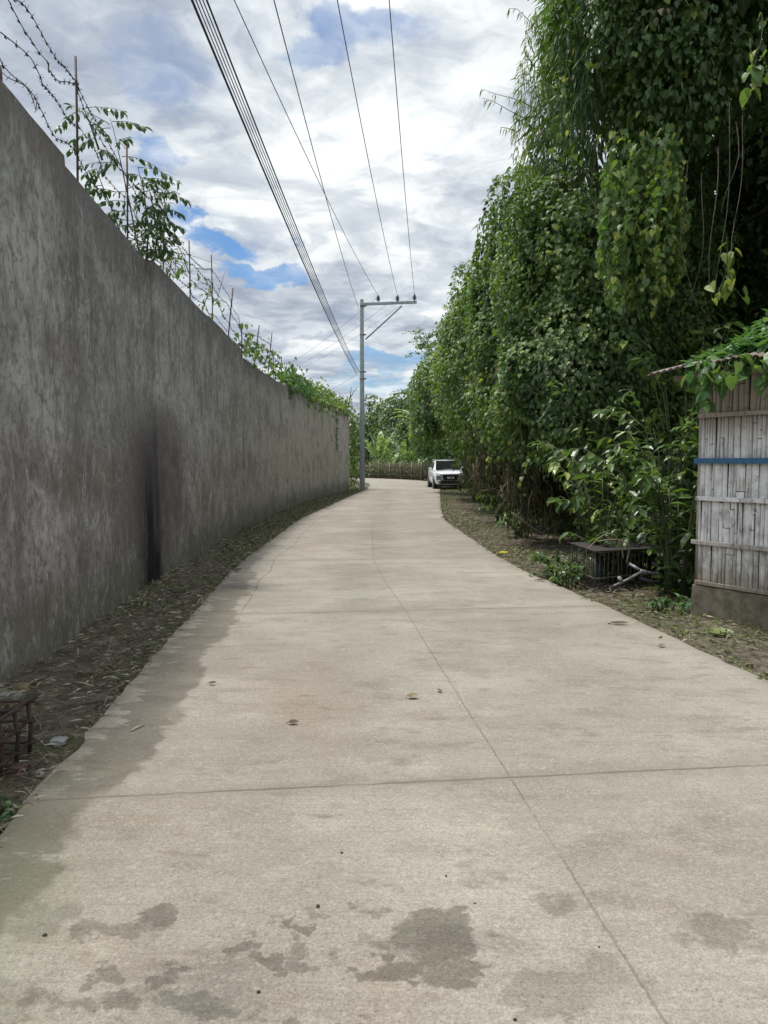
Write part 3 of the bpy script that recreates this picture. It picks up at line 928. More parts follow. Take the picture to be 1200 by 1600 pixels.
def strand(cl, p, L, seed, leaf=0.12, kind='heart', every=0.11, sway=0.12, rad=0.006, bare=0.0, tint=0.0):
    """a hanging vine: wavy stem with leaves on both sides"""
    g = np.random.default_rng(seed)
    n = max(5, int(L / 0.18))
    ph = g.random() * 9
    pts = []
    for k in range(n + 1):
        t = k / n
        pts.append(np.array(p) + np.array([sway * math.sin(ph + t * 4.1) * t, sway * math.cos(ph * 1.7 + t * 3.3) * t, -L * t]))
    cl.tube(pts, [rad * (1 - .5 * k / n) for k in range(n + 1)], 0.25, 4)
    m = int(L / every)
    if m < 1: return
    tt = np.sort(g.random(m)); tt = tt[tt > bare]
    P = np.array(pts)
    q = np.stack([np.interp(tt * n, np.arange(n + 1), P[:, i]) for i in range(3)], -1) + g.normal(size=(len(tt), 3)) * 0.05
    an = g.random(len(tt)) * 6.28
    o = np.stack([np.cos(an), np.sin(an), np.zeros(len(tt))], -1)
    cl.put(kind, q, o * 0.5 + np.array([0, 0, -0.8]) + g.normal(size=o.shape) * 0.3, o * 0.8 + np.array([0, 0, 0.7]) + g.normal(size=o.shape) * 0.3,
           leaf * (0.6 + 0.7 * g.random(len(tt))), np.clip(0.5 + tint + 0.25 * g.normal(size=len(tt)), 0, 1))


def trunk(root, base, top, r0, seed, lobes):
    g = random.Random(seed)
    b, t = Vector((0, 0, -0.3)), Vector(top) - Vector(base)
    n = 8
    pts = [b.lerp(t, k / n) + Vector((g.gauss(0, .09), g.gauss(0, .09), 0)) * (1 if 0 < k < n else 0) for k in range(n + 1)]
    mb = MB(); mb.tube(pts, [r0 * (1.25 - .75 * k / n) for k in range(n + 1)], 8)
    o = mb.build('trunk', BARK, root)
    for (c, r) in lobes:
        mb = MB()
        s = pts[min(n - 1, 3 + g.randrange(4))]
        e = Vector(c) - Vector(base)
        mid = s.lerp(e, .5) + Vector((g.gauss(0, .3), g.gauss(0, .3), .3))
        mb.tube([s, mid, e], [r0 * .5, r0 * .3, r0 * .1], 6)
        mb.build('limb', BARK, root)
    return o


def vine_tree(base, lobes, label, dens, size, seed, kinds=None, name='vine_covered_tree', mat=None, group='trees smothered in vines along the lane', r0=0.16, cat='tree', strands=0, face=(-1, -0.35, 0.1), **kw):
    z0 = float(gz(np.array(base[0]), np.array(base[1])))
    base = (base[0], base[1], z0)
    root = empty(name, base, label, cat, group)
    cl = Cloud()
    LL = [(l[0], l[1]) for l in lobes]
    for i, l in enumerate(lobes):
        opt = dict(kw); opt.update(l[2] if len(l) > 2 else {})
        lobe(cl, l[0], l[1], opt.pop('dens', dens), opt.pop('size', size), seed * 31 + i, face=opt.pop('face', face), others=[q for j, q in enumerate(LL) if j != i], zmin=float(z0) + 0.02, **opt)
    g = np.random.default_rng(seed + 500)
    for k in range(strands):
        c, r = LL[k % len(LL)]
        an = math.pi + (g.random() - .5) * 2.6
        p = (c[0] + r[0] * .95 * math.cos(an), c[1] + r[1] * .95 * math.sin(an), c[2] - r[2] * (.1 + .5 * g.random()))
        strand(cl, p, 0.6 + 1.3 * g.random(), seed * 77 + k, size * .95, 'heart' if kw.get('kind', 'heart') != 'simple' else 'simple')
    cl.build('foliage', mat or VINE, root, base)
    if strands >= 10:                                  # dead leaves caught in the vines, and bare runners over the surface
        dc = Cloud()
        for k in range(36):
            c, r = LL[k % len(LL)]
            u = unit(g.normal(size=3) + np.array([-.9, -.6, 0])); p = np.array(c) + u * np.array(r) * 1.04
            m = 4; rv = g.normal(size=(m, 3))
            dc.put('simple', p + rv * .12, np.array([0, 0, -1.0]) + rv * .4, rv[:, ::-1] + u, size * (.6 + .6 * g.random(m)), np.clip(.05 + .4 * g.random(m), 0, 1))
            if k % 3 == 0:
                pts = [p + np.array([0.08 * math.sin(k + j * 1.3), 0.08 * math.cos(k * 2 + j), -.22 * j]) for j in range(3 + k % 6)]
                mb = MB(); mb.tube([Vector(q_ - np.array(base)) for q_ in pts], .006, 4); mb.build('runner', STEM, root)
        dc.build('dead_leaves', DRYLEAF, root, base)
    trunk(root, base, LL[0][0], r0, seed, LL[1:])
    return root


def wl(px, py, D, r, **k):
    return (tuple(W(px, py, D)), r, k)


# nearest big tree over the hut
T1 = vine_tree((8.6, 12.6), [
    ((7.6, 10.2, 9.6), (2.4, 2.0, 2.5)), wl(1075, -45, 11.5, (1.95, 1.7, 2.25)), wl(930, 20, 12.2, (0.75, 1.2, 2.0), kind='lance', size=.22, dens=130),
    ((9.6, 17.0, 6.0), (2.8, 2.0, 5.0)), ((6.9, 17.2, 6.2), (1.6, 1.2, 5.0)), ((6.8, 13.8, 11.0), (3.0, 3.2, 1.5), dict(size=.2, dens=70))],  # last lobe: canopy added to block light from above and darken the hollow
    'biggest vine draped tree, arching over the bamboo hut with trailing vines', 300, 0.098, 1, strands=10, gap=-0.25, tmul=0.5)  # tmul darkens the leaf colour to stand in for shade on this tree
cl = Cloud()
g = np.random.default_rng(5)
for k in range(46):                                     # the curtain of trailing vines on its flank
    px = 955 + 118 * g.random(); D = 10.2 + 0.9 * g.random()
    t = W(px, 190 + 130 * g.random(), D); bt = W(px, 400 + 90 * g.random(), D)
    strand(cl, t, t[2] - bt[2], 900 + k, 0.105, every=0.028, sway=0.16, tint=0.12 if px > 1010 else 0.0)
cl.build('vine_curtain', VINE, T1, T1.location)
for k, (px, py0, py1, D, lf) in enumerate(((1140, 160, 455, 9.4, .0), (1122, 230, 470, 9.5, .0), (1160, 180, 400, 9.3, .1), (1096, 270, 470, 9.9, .0), (1150, 190, 330, 9.2, 0), (1172, 60, 150, 8.6, 1), (1190, 20, 140, 8.6, 1), (1135, 370, 470, 9.5, 1), (1146, 380, 480, 9.5, 1), (1075, 250, 480, 10.1, .1))):
    cl = Cloud(); t = W(px, py0, D); b_ = W(px, py1, D)
    strand(cl, t, t[2] - b_[2], 40 + k, 0.15, every=.08 if lf == 1 else .5, sway=.14, rad=.006, bare=0.0 if lf == 1 else 2.0, tint=.2)
    cl.build('hanging_vine', [VINE] if lf == 1 else STEM, T1, T1.location)

# bamboo clump smothered by vines: the tall column behind it
T2 = vine_tree((4.6, 14.6), [
    wl(925, 230, 14.6, (1.45, 1.5, 3.0), kind='lance', size=.2, dens=210, droop=1.1), wl(935, 20, 14.8, (1.15, 1.3, 2.2), kind='lance', size=.2, dens=190, droop=1.1),
    wl(900, 420, 14.3, (1.55, 1.6, 1.9)), wl(905, 590, 13.9, (1.7, 1.6, 1.75)), ((5.4, 15.0, 5.0), (1.6, 1.4, 5.5))],
    'tall bamboo clump choked with vines, its narrow leaves against the sky', 360, 0.086, 2, strands=16, name='vine_covered_bamboo', cat='bamboo', group=None)
for k, (pts2, D) in enumerate(((((850, 62), (830, 35), (808, 14), (796, 13)), 14.6), (((838, 170), (805, 155), (775, 147), (752, 139)), 14.9), (((830, 190), (800, 175), (770, 158), (753, 153)), 14.9),
                               (((835, 105), (826, 92), (818, 80)), 14.7), (((800, 345), (780, 342), (760, 346), (744, 352)), 15.3), (((806, 205), (792, 200), (782, 199)), 15.1))):
    cl = Cloud(); P = [W(x, y, D) for x, y in pts2]
    cl.tube(P, [.012, .009, .006, .004][:len(P)], 0.3, 4)
    g = np.random.default_rng(60 + k); Q = np.array(P)
    tt = g.random(22 if k in (0, 4) else 9) * (len(P) - 1)
    q = np.stack([np.interp(tt, np.arange(len(P)), Q[:, i]) for i in range(3)], -1)
    rv = g.normal(size=q.shape)
    cl.put('lance', q, np.array([-.3, 0, -.8]) + rv * .4, rv + np.array([0, 0, .5]), .13 + .1 * g.random(len(q)), .4 + .3 * g.random(len(q)))
    cl.build('bamboo_shoot', BAMBOO, T2, T2.location)

vine_tree((5.0, 18.6), [wl(838, 420, 18.6, (1.5, 1.9, 2.4)), wl(800, 520, 18.6, (1.05, 1.8, 2.0)), wl(850, 610, 17.8, (1.45, 1.9, 1.5)), ((6.0, 19, 5.0), (1.6, 2, 4.0))],
          'vine covered tree with a steep rounded flank, beside the bamboo clump', 230, 0.105, 3, strands=16)
vine_tree((5.0, 23.8), [wl(775, 500, 24, (1.5, 2.3, 2.0)), wl(735, 560, 24.5, (1.05, 2.0, 1.9)), wl(790, 640, 23.2, (1.5, 2.4, 1.9)), ((6.2, 24, 4.5), (1.8, 2.4, 3.6))],
          'vine covered tree where the thicket first steps down towards the car', 160, 0.125, 4, strands=16, kind='simple')
vine_tree((5.4, 30.5), [wl(745, 535, 30, (1.6, 2.6, 1.9)), wl(712, 600, 31, (0.95, 2.4, 1.9)), wl(760, 660, 30, (1.4, 2.4, 1.9)), ((6.6, 31, 4), (2, 2.6, 3.2))],
          'vine covered tree nearer than the parked car, with a bright green shoulder', 105, 0.16, 5, strands=14, kind='simple', tint=.08)
vine_tree((5.8, 38.2), [wl(712, 590, 37, (1.9, 2.4, 1.9)), wl(678, 630, 37.5, (0.9, 2.0, 1.6)), wl(757, 680, 37, (1.0, 2.2, 2.0)), ((6.8, 38, 3.5), (1.8, 2.6, 3))],
          'vine covered tree leaning its foliage over the white car', 75, 0.19, 6, strands=10, kind='simple')
vine_tree((6.6, 46), [wl(690, 615, 47.5, (2.0, 2.6, 2.2)), wl(662, 640, 48.5, (.8, 2, 1.9)), wl(720, 660, 47, (1.8, 2.6, 2.4)), ((7, 46, 3), (1.6, 2.6, 3))],
          'vine covered tree directly behind the white car', 62, 0.2, 7, strands=8, kind='simple', tint=.05)
vine_tree((7.0, 57), [wl(690, 640, 62, (2.2, 3, 3.2)), wl(664, 670, 63, (1.3, 2.4, 2.2)), ((7.5, 57, 2.5), (2.4, 3, 2.8))],
          'farthest vine covered tree, reaching out above the bamboo fence', 50, 0.23, 8, kind='simple', tint=.1)
# undergrowth at the foot of the thicket
for i, (x, y, rx, ry, rz, tn, lab) in enumerate(((4.15, 12.3, .6, .7, .55, -.1, 'low dark undergrowth in the hollow past the cage'), (4.25, 16.9, .65, 1.3, 1.0, .0, 'low undergrowth on the bank under the dead vines'), (4.3, 14.5, .6, 1.1, 1.25, -.1, 'dark undergrowth at the foot of the bamboo clump'), (4.5, 18.6, .65, 1.1, 1.3, .05, 'leafy undergrowth between the dead vines and the fallen branch'), (4.0, 21.6, .55, 1.0, .7, .2, 'bright low undergrowth on the verge past the fallen branch'), (4.2, 27.4, .6, 1.6, .8, .15, 'bright low undergrowth on the verge two thirds of the way to the car'), (4.55, 34.2, .55, 1.6, .9, .1, 'bright low undergrowth on the verge directly in front of the car'), (4.75, 19.8, .8, 1.9, 1.5, .0, 'leafy undergrowth at the foot of the steep rounded vine tree'), (4.9, 25.0, .8, 2.6, 1.6, .1, 'leafy undergrowth on the verge midway between hut and car'),
                                                 (4.7, 31.5, .7, 2.8, 1.5, .15, 'leafy undergrowth on the verge a few steps short of the car'), (5.5, 37.0, .7, 1.8, 1.5, .0, 'leafy undergrowth pressing against the far flank of the car'),
                                                 (6.2, 50, 1.2, 4, 2.4, .05, 'leafy undergrowth at the roadside behind the car'))):
    vine_tree((x, y), [((x, y, .75 * rz), (rx, ry, rz))], lab, 95 if y < 28 else 65, .15 if y < 22 else .18, 40 + i, name='undergrowth_shrub', cat='shrub', group='undergrowth along the foot of the thicket', kind='simple', tint=tn, r0=.05)

# taller trees on the slope behind
for i, (x, y, h, lab) in enumerate(((9.5, 9.5, 12, 'tall dark tree on the slope behind the hut'), (9.8, 16.5, 12.5, 'tall dark tree on the slope behind the bamboo clump'), (9.5, 24, 9.5, 'dark tree on the slope behind the stepped vine tree'), (9.2, 33, 8, 'dark tree on the slope behind the bright shouldered vine tree'))):
    vine_tree((x, y), [((x, y, h * .62), (2.2, 3.4, h * .4)), ((x - 1, y + 1.5, h * .35), (1.6, 2.4, h * .3))], lab, 34, .26, 70 + i, name='slope_tree', kind='simple', group='trees on the slope', r0=.2)


# feathery sapling top against the sky
root = empty('feathery_tree', (2.35, 47.5, -.1), 'slender feathery tree top showing airy against the sky above the thicket', 'tree')
cl = Cloud()
mb = MB(); tp_ = W(672, 540, 47.5); b0 = Vector((2.35, 47.5, 0))
root.location = (4.6, 50.0, -.1)
b0 = Vector(root.location)
tip = Vector(W(665, 520, 48.5))
pts = [Vector((0, 0, -.2)), (Vector((4.2, 49.6, 4)) - b0), tip - b0]
mb.tube(pts, [.09, .06, .03], 6); mb.build('trunk', BARK, root)
g = np.random.default_rng(91)
for k in range(26):
    s = tip + Vector((g.normal() * .15, g.normal() * .2, -1.4 + 1.5 * g.random()))
    dvec = Vector((g.normal() - .35, g.normal() * .7, .55 + .4 * g.random()))
    arc = twig_arc(s, dvec, .7 + .7 * g.random(), 1.0, 6)
    cl.tube(arc, [.014 - .0018 * q for q in range(len(arc))], .2, 3)
    Q = np.array(arc); tt = .8 + g.random(34) * (len(arc) - 1.8)
    q = np.stack([np.interp(tt, np.arange(len(arc)), Q[:, i]) for i in range(3)], -1) + g.normal(size=(34, 3)) * .07
    rv = g.normal(size=q.shape)
    cl.put('simple', q, rv + np.array([0, 0, -.5]), rv[:, ::-1] + np.array([0, 0, 1]), .09 + .07 * g.random(34), .35 + .4 * g.random(34))
cl.build('foliage', FRESH, root, b0)

# ------------------------------------------------------------------ shrubs with large leaves beside the hut
def shrub(base, n, h, spread, leaf, seed, label, mat=SHRUB, lean=(0, 0), kind='ellip', per=16, droop=1.1, tint=0.0, name='broadleaf_shrub', group='broad leaved shrubs beside the hut', width=1.0):
    z = float(gz(np.array(base[0]), np.array(base[1]))); b = (base[0], base[1], z)
    root = empty(name, b, label, 'shrub', group)
    g = np.random.default_rng(seed); gr = random.Random(seed)
    cl = Cloud(); mb = MB()
    for k in range(n):
        an = g.random() * 6.28
        hh = h * (.45 + .6 * g.random())
        s = spread * (.3 + .8 * g.random())
        p0 = Vector((math.cos(an) * .12, math.sin(an) * .12, -.05))
        p3 = Vector((math.cos(an) * s + lean[0] * hh, math.sin(an) * s + lean[1] * hh, hh))
        p1 = Vector((p0.x + .1 * (p3.x - p0.x), p0.y + .1 * (p3.y - p0.y), hh * .45)); p2 = Vector((p0.x + .5 * (p3.x - p0.x), p0.y + .5 * (p3.y - p0.y), hh * .85))
        pts = [p0, p1, p2, p3, p3 + (p3 - p2) * .35 + Vector((0, 0, -.12 * spread))]
        mb.tube(pts, [.014, .011, .008, .006, .003], 5)
        Q = np.array(pts); m = int(per * (.7 + .6 * g.random()))
        tt = (.9 if per > 12 and leaf > .205 else .25) + g.random(m) * (3.1 if per > 12 and leaf > .205 else 3.7)
        q = np.stack([np.interp(tt, np.arange(5), Q[:, i]) for i in range(3)], -1)
        ax = np.array([Q[min(int(t) + 1, 4)] - Q[int(t) if t < 4 else 3] for t in tt]); ax = unit(ax + 1e-6)
        sd = unit(np.cross(ax, np.array([0, 0, 1.0])) + 1e-6) * np.where(g.random(m) < .5, 1, -1)[:, None]
        A = sd * .9 + ax * .55 + np.array([0, 0, -.45 * droop]) + g.normal(size=(m, 3)) * .3
        N = np.array([0, 0, 1.0]) + sd * .35 + g.normal(size=(m, 3)) * .3
        cl.put(kind, q + sd * .02 + np.array(b), A, N, leaf * (.55 + .7 * g.random(m)), np.clip(.45 + tint + .25 * g.normal(size=m), 0, 1), width)
    cl.build('foliage', mat, root, b)
    mb.build('stem', GREENSTEM, root)
    return root


def at(px, py): return G(px, py, -0.05)[:2]


shrub((3.75, 9.9), 30, 2.5, .95, .2, 201, 'tall shrub with big glossy drooping leaves between bamboo hut and cage', lean=(-.1, -.02), tint=-.05, per=22)
shrub((4.35, 10.6), 30, 3.3, 1.0, .21, 202, 'tallest broad leaved shrub, rising behind the hut roof corner', lean=(-.04, 0), tint=.0, per=22)
shrub((3.25, 11.0), 22, 2.0, .85, .20, 203, 'broad leaved shrub with pale tips overhanging the shaded hollow past the cage', lean=(-.1, 0), tint=.12)
shrub((3.45, 8.6), 30, 1.5, .5, .2, 204, 'low shrub with dark hanging leaves tight against the hut corner', tint=-.15)
shrub((3.5, 12.6), 22, 2.9, .9, .17, 205, 'narrow shrub with light green leaf tips standing before the bamboo clump', lean=(-.06, 0), tint=.1)
shrub((3.05, 9.75), 20, .75, .6, .15, 206, 'dark low shrub directly behind the cage', tint=-.1)
shrub((2.33, 9.35), 18, .34, .26, .085, 214, 'green weed sprig pushing up through the bars of the cage', mat=SHRUB, kind='simple', per=8, name='weed_clump', group='weeds on the verges')
shrub((2.28, 9.85), 16, .2, .3, .07, 207, 'small ground weed at the road edge by the cage', mat=FRESH, kind='simple', per=9, name='weed_clump', group='weeds on the verges', tint=-.15)
shrub((2.5, 10.3), 26, .4, .4, .09, 208, 'bushy weed behind the cage corner', mat=SHRUB, kind='simple', per=10, name='weed_clump', group='weeds on the verges')
shrub((3.1, 7.85), 14, .16, .22, .1, 209, 'weed with pointed leaves at the hut footing corner', mat=FRESH, per=7, name='weed_clump', group='weeds on the verges')
shrub((2.9, 15.4), 26, .7, .5, .13, 210, 'yellow green weed clump under the dry vines', mat=FRESH, kind='ellip', per=9, tint=.35, name='weed_clump', group='weeds on the verges')
shrub((3.1, 19.2), 26, .8, .6, .13, 212, 'yellow green weed clump on the verge past the dry vines', mat=FRESH, kind='ellip', per=9, tint=.25, name='weed_clump', group='weeds on the verges')
shrub((3.7, 29.5), 24, 1.0, .6, .15, 213, 'yellow green weed clump on the verge before the car', mat=FRESH, kind='simple', per=9, tint=.25, name='weed_clump', group='weeds on the verges')
shrub((-1.76, 3.16), 20, .08, .17, .04, 211, 'green weed clump at the foot of the rusty bar cage', mat=FRESH, kind='ellip', per=9, name='weed_clump', group='weeds on the verges', width=1.6)


# hanging dry vines over the hollow in the bank
def dry_vines(px0, px1, D, py0, py1, n, seed, label):
    b = W((px0 + px1) / 2, py1, D); b[2] = float(gz(b[0], b[1]))
    cl = Cloud(); g = np.random.default_rng(seed)
    for k in range(n):
        px = px0 + (px1 - px0) * g.random(); d = D + g.normal() * .35
        t = W(px, py0 + 45 * g.random() * (1 if k % 3 else -1), d); e = W(px + g.normal() * 10, py1 - (py1 - py0) * .45 * g.random(), d)
        n_ = 6
        P = [t + (e - t) * (i / n_) + g.normal(size=3) * .05 for i in range(n_ + 1)]
        cl.tube(P, .005, g.random() * .8, 3)
        m = 5
        q = np.array([P[i % 7] for i in range(m)]) + g.normal(size=(m, 3)) * .05
        rv = g.normal(size=(m, 3))
        cl.put('blade', q, rv * .35 + np.array([0, 0, -1.0]), rv + np.array([-1, -1, 0]), .25 + .3 * g.random(m), np.clip(.35 + .3 * g.normal(size=m), 0, 1))
        cl.put('simple', q + g.normal(size=q.shape) * .12, rv * .4 + np.array([0, 0, -1.0]), rv[:, ::-1] + np.array([-1, -1, .5]), .08 + .07 * g.random(m), np.clip(.3 * g.random(m), 0, 1))
    o = cl.build('dry_vine', STRAW, None, b)
    tag(o, label, 'vine', 'dead vines on the bank')


dry_vines(790, 900, 14.6, 700, 850, 150, 301, 'brown dead vines hanging over the hollow beside the broad leaved shrubs')
dry_vines(745, 800, 19.5, 690, 800, 80, 302, 'brown dead vines on the bank beyond the hollow')
dry_vines(725, 765, 27, 700, 775, 50, 303, 'brown dead grass strands on the bank close to the car')
mb = MB()
for k, (a, b_) in enumerate((((752, 765), (800, 772)), ((770, 768), (790, 780)), ((830, 815), (890, 790)))):
    pass
for a, b_, D, lab in ((((752, 768), (772, 764), (802, 776)), None, 19.0, 'bent pale branch lying on the bank past the dead vines'), (((800, 802), (845, 835), (880, 812)), None, 13.6, 'thin branch fallen across the bank below the dead vines')):
    P = [Vector(W(x, y, D)) for x, y in a]
    mb = MB(); mb.tube([p - P[0] for p in P], [.03, .024, .012], 6)
    mb.tube([P[1] - P[0], P[1] - P[0] + Vector((.3, .1, .12))], [.015, .006], 5)
    tag(mb.build('fallen_branch', STEM, None, P[0]), lab, 'branch')

# ------------------------------------------------------------------ things along the wall top: sapling and creepers
def pinnate(cl, p, d, L, leaf, g, pairs=7, droop=.7):
    arc = twig_arc(p, d, L, droop, 8, g, .04)
    cl.tube(arc, [.006 - .0005 * i for i in range(len(arc))], .3, 4)
    Q = np.array(arc); P, A, N = [], [], []
    for k in range(pairs):
        t = (.18 + .8 * k / (pairs - 1)) * (len(arc) - 1)
        q = np.array([np.interp(t, np.arange(len(arc)), Q[:, i]) for i in range(3)])
        ax = unit(Q[min(int(t) + 1, len(arc) - 1)] - Q[max(int(t) - 0, 0)] + 1e-6); sd = unit(np.cross(ax, [0, 0, 1.0]) + 1e-6)
        for s in (-1, 1):
            P.append(q); A.append(sd * s * .8 + ax * .45 + np.array([0, 0, -.75]) + np.array([g.gauss(0, .25) for _ in range(3)])); N.append(np.array([0, 0, 1.0]) + sd * s * .5 + np.array([g.gauss(0, .45) for _ in range(3)]))
    P.append(Q[-1]); A.append(Q[-1] - Q[-2]); N.append(np.array([0, 0, 1.0]))
    m = len(P)
    cl.put('ellip', P, A, N, leaf * np.array([.75 + .4 * g.random() for _ in range(m)]), np.array([.3 + .5 * g.random() for _ in range(m)]), 1.15)


def sapling():
    b = np.array([-3.5, 9.7, float(-.05)])
    root = empty('sapling', b, 'leafy sapling with feathered fronds growing up behind the wall through the barbed wire', 'sapling')
    g = random.Random(77); cl = Cloud(); mb = MB()
    stems = [[(222, 420), (205, 330), (190, 260), (178, 205), (172, 185)], [(226, 430), (232, 360), (225, 300), (215, 260)], [(236, 430), (246, 370), (240, 330), (232, 290)], [(205, 420), (180, 340), (160, 290), (150, 262)], [(160, 250), (140, 190), (125, 170)]]
    for si, s in enumerate(stems):
        D = 9.6 + .1 * si
        P = [Vector(W(x, y, D)) for x, y in s]
        if si < 4: P = [Vector(b) + Vector((.02 * si, 0, 0))] + P
        mb.tube([p - Vector(b) for p in P], [max(.016 - .003 * i, .004) for i in range(len(P))], 5)
    for (px, py, dx_, dz_, L) in ((172, 200, -1, -.05, .62), (172, 195, -.6, .35, .55), (175, 190, .7, .35, .5), (190, 245, .9, .15, .6), (188, 255, -.9, .1, .55), (200, 300, -.95, .1, .62), (200, 295, .9, .3, .6), (205, 330, -1, 0, .55),
                                  (225, 300, .9, .1, .55), (225, 280, .8, .4, .5), (215, 262, .9, .25, .5), (232, 340, .95, 0, .5), (240, 330, .8, .2, .45), (210, 350, -.9, -.1, .5), (160, 290, -.7, .1, .4), (150, 265, -.6, .3, .35), (226, 365, .8, 0, .4), (212, 375, -.7, 0, .4),
                                  (125, 172, -.9, -.05, .42), (128, 170, .6, .1, .5), (140, 190, .8, -.2, .5), (150, 215, -.8, -.2, .45), (152, 235, .8, .1, .5), (180, 230, .5, .4, .4), (195, 275, .1, .3, .5), (210, 315, .2, .3, .5), (235, 310, .5, .3, .4), (205, 318, -.8, .3, .5), (208, 345, .9, .1, .5), (222, 335, .4, .5, .5), (228, 325, 1, -.1, .55), (236, 352, .9, .1, .5), (242, 372, .8, 0, .4), (215, 372, .5, .3, .45), (200, 345, -.6, .2, .5), (190, 330, -.9, 0, .5), (224, 392, .5, .3, .4), (238, 300, .9, .0, .5), (180, 300, -.7, .4, .5), (170, 262, -.8, 0, .5)):
        p = W(px, py, 9.7 + .5 * (g.random() - .5))
        pinnate(cl, p, (dx_, (g.random() - .5) * .9, dz_), L * g.uniform(.65, 1.15), .115, g, g.choice([5, 6, 7]), g.uniform(.4, 1.1))
    g2 = np.random.default_rng(78); m = 150
    q = np.array([W(200 + 45 * g2.random() + 20 * t, 300 + 105 * t, 9.7 + .4 * (g2.random() - .5)) for t in g2.random(m)]); rv = g2.normal(size=(m, 3))
    cl.put('ellip', q, np.array([0, 0, -.7]) + rv * .5, np.array([0, 0, .8]) + rv[:, ::-1] * .5, .1 * (.6 + .7 * g2.random(m)), .3 + .4 * g2.random(m))
    cl.build('foliage', leaf_mat('sapling_leaf', [(0, (.022, .045, .018)), (.5, (.045, .09, .03)), (1, (.1, .16, .05))], .4, .25), root, b)
    mb.build('stem', STEM, root)


sapling()


def creeper(name, pts, label, n, leaf, seed, D=None, kind='heart', spread=.16, mat=VINE, tw=0, tint=0., cat='creeper', group='creepers on the wall top'):
    g = np.random.default_rng(seed); gr = random.Random(seed)
    P = [np.array(p) for p in pts]; b = P[0]
    root = empty(name, b, label, cat, group)
    cl = Cloud()
    Q = np.array(P); m = n
    tt = g.random(m) * (len(P) - 1)
    q = np.stack([np.interp(tt, np.arange(len(P)), Q[:, i]) for i in range(3)], -1) + g.normal(size=(m, 3)) * np.array([spread * .8, spread, spread])
    rv = g.normal(size=(m, 3))
    cl.put(kind, q, np.array([.2, 0, -.7]) + rv * .5, np.array([.5, -.3, .7]) + rv[:, ::-1] * .5, leaf * (.55 + .75 * g.random(m)), np.clip(.5 + tint + .25 * g.normal(size=m), 0, 1))
    cl.build('foliage', mat, root, b)
    mb = MB(); mb.tube([Vector(p - b) for p in P], .008, 5)
    for k in range(tw):
        s = q[g.integers(m)]
        mb.tube([p - Vector(b) for p in twig_arc(s, (gr.gauss(0, 1), gr.gauss(0, 1), gr.random()), .35 + .4 * gr.random(), .4, 5, gr, .2)], [.006, .005, .004, .004, .003, .002], 4)
    mb.build('stem', STEM, root)
    return root


def wtop(px, dz=0.0, dx_=-.1):
    d = wall_d(px); return np.array([float(xw(d)) + dx_, d, float(hw(d)) + dz])


creeper('creeper', [wtop(228, .0, -.35), wtop(240, .35, -.3), wtop(252, .45, -.25), wtop(262, .3, -.25)], 'twiggy climber with sparse oval leaves just past the sapling', 60, .10, 401, kind='ellip', spread=.14, tw=26)
creeper('creeper', [wtop(262, .05), wtop(272, .45), wtop(290, .62), wtop(300, .48)], 'small leaf spray beside an upright rod on the wall', 42, .13, 402, kind='ellip', spread=.12, tw=14)
creeper('creeper', [wtop(318, .12), wtop(326, .5), wtop(330, .75), wtop(336, .45)], 'little vine winding up a tall rod on the wall', 42, .11, 403, kind='ellip', spread=.12, tw=4)
creeper('creeper', [wtop(378, .2), wtop(390, .35), wtop(402, .4), wtop(416, .35), wtop(430, .32), wtop(440, .3)], 'thin straggling creeper strung along the wire between the leaning rods', 210, .12, 404, spread=.2, tw=12)
creeper('creeper', [wtop(447, .1), wtop(455, .35), wtop(470, .3), wtop(482, .2)], 'bushy bright creeper spilling over the far part of the wall top', 900, .17, 405, spread=.21, mat=FRESH, kind='simple')
creeper('creeper', [wtop(482, .1), wtop(496, .22), wtop(512, .15), wtop(530, .12), wtop(544, .1)], 'dense green creeper along the last stretch of the wall top', 1300, .18, 406, spread=.25, kind='simple', tint=.12)
e = wtop(545); creeper('creeper', [e + np.array([.15, .4, .1]), e + np.array([.25, .6, -1]), e + np.array([.3, .7, -2.2]), e + np.array([.3, .7, -3.4]), e + np.array([.35, .6, -4.3])],
                       'creeper covering the end face of the wall behind the pole', 900, .16, 407, spread=.26, kind='simple')
creeper('creeper', [wtop(522, -.2, .03), wtop(522, -1.4, .03), wtop(522, -2.3, .03)], 'thin dark creeper trailing down the face of the far wall', 110, .10, 408, spread=.1, kind='simple', tint=-.2)
# dead forked stem above the wall end
s0 = Vector((-2.6, 45, 0)); mb = MB()
mb.tube([Vector((0, 0, -.3)), Vector(W(543, 640, 45)) - s0, Vector(W(547, 622, 45)) - s0, Vector(W(549, 604, 45)) - s0], [.06, .05, .035, .012], 6)
mb.tube([Vector(W(547, 622, 45)) - s0, Vector(W(553, 612, 45)) - s0, Vector(W(559, 605, 45)) - s0], [.03, .02, .01], 5)
tag(mb.build('dead_tree', BARK, None, s0), 'bare forked dead stem sticking up past the end of the wall', 'tree')

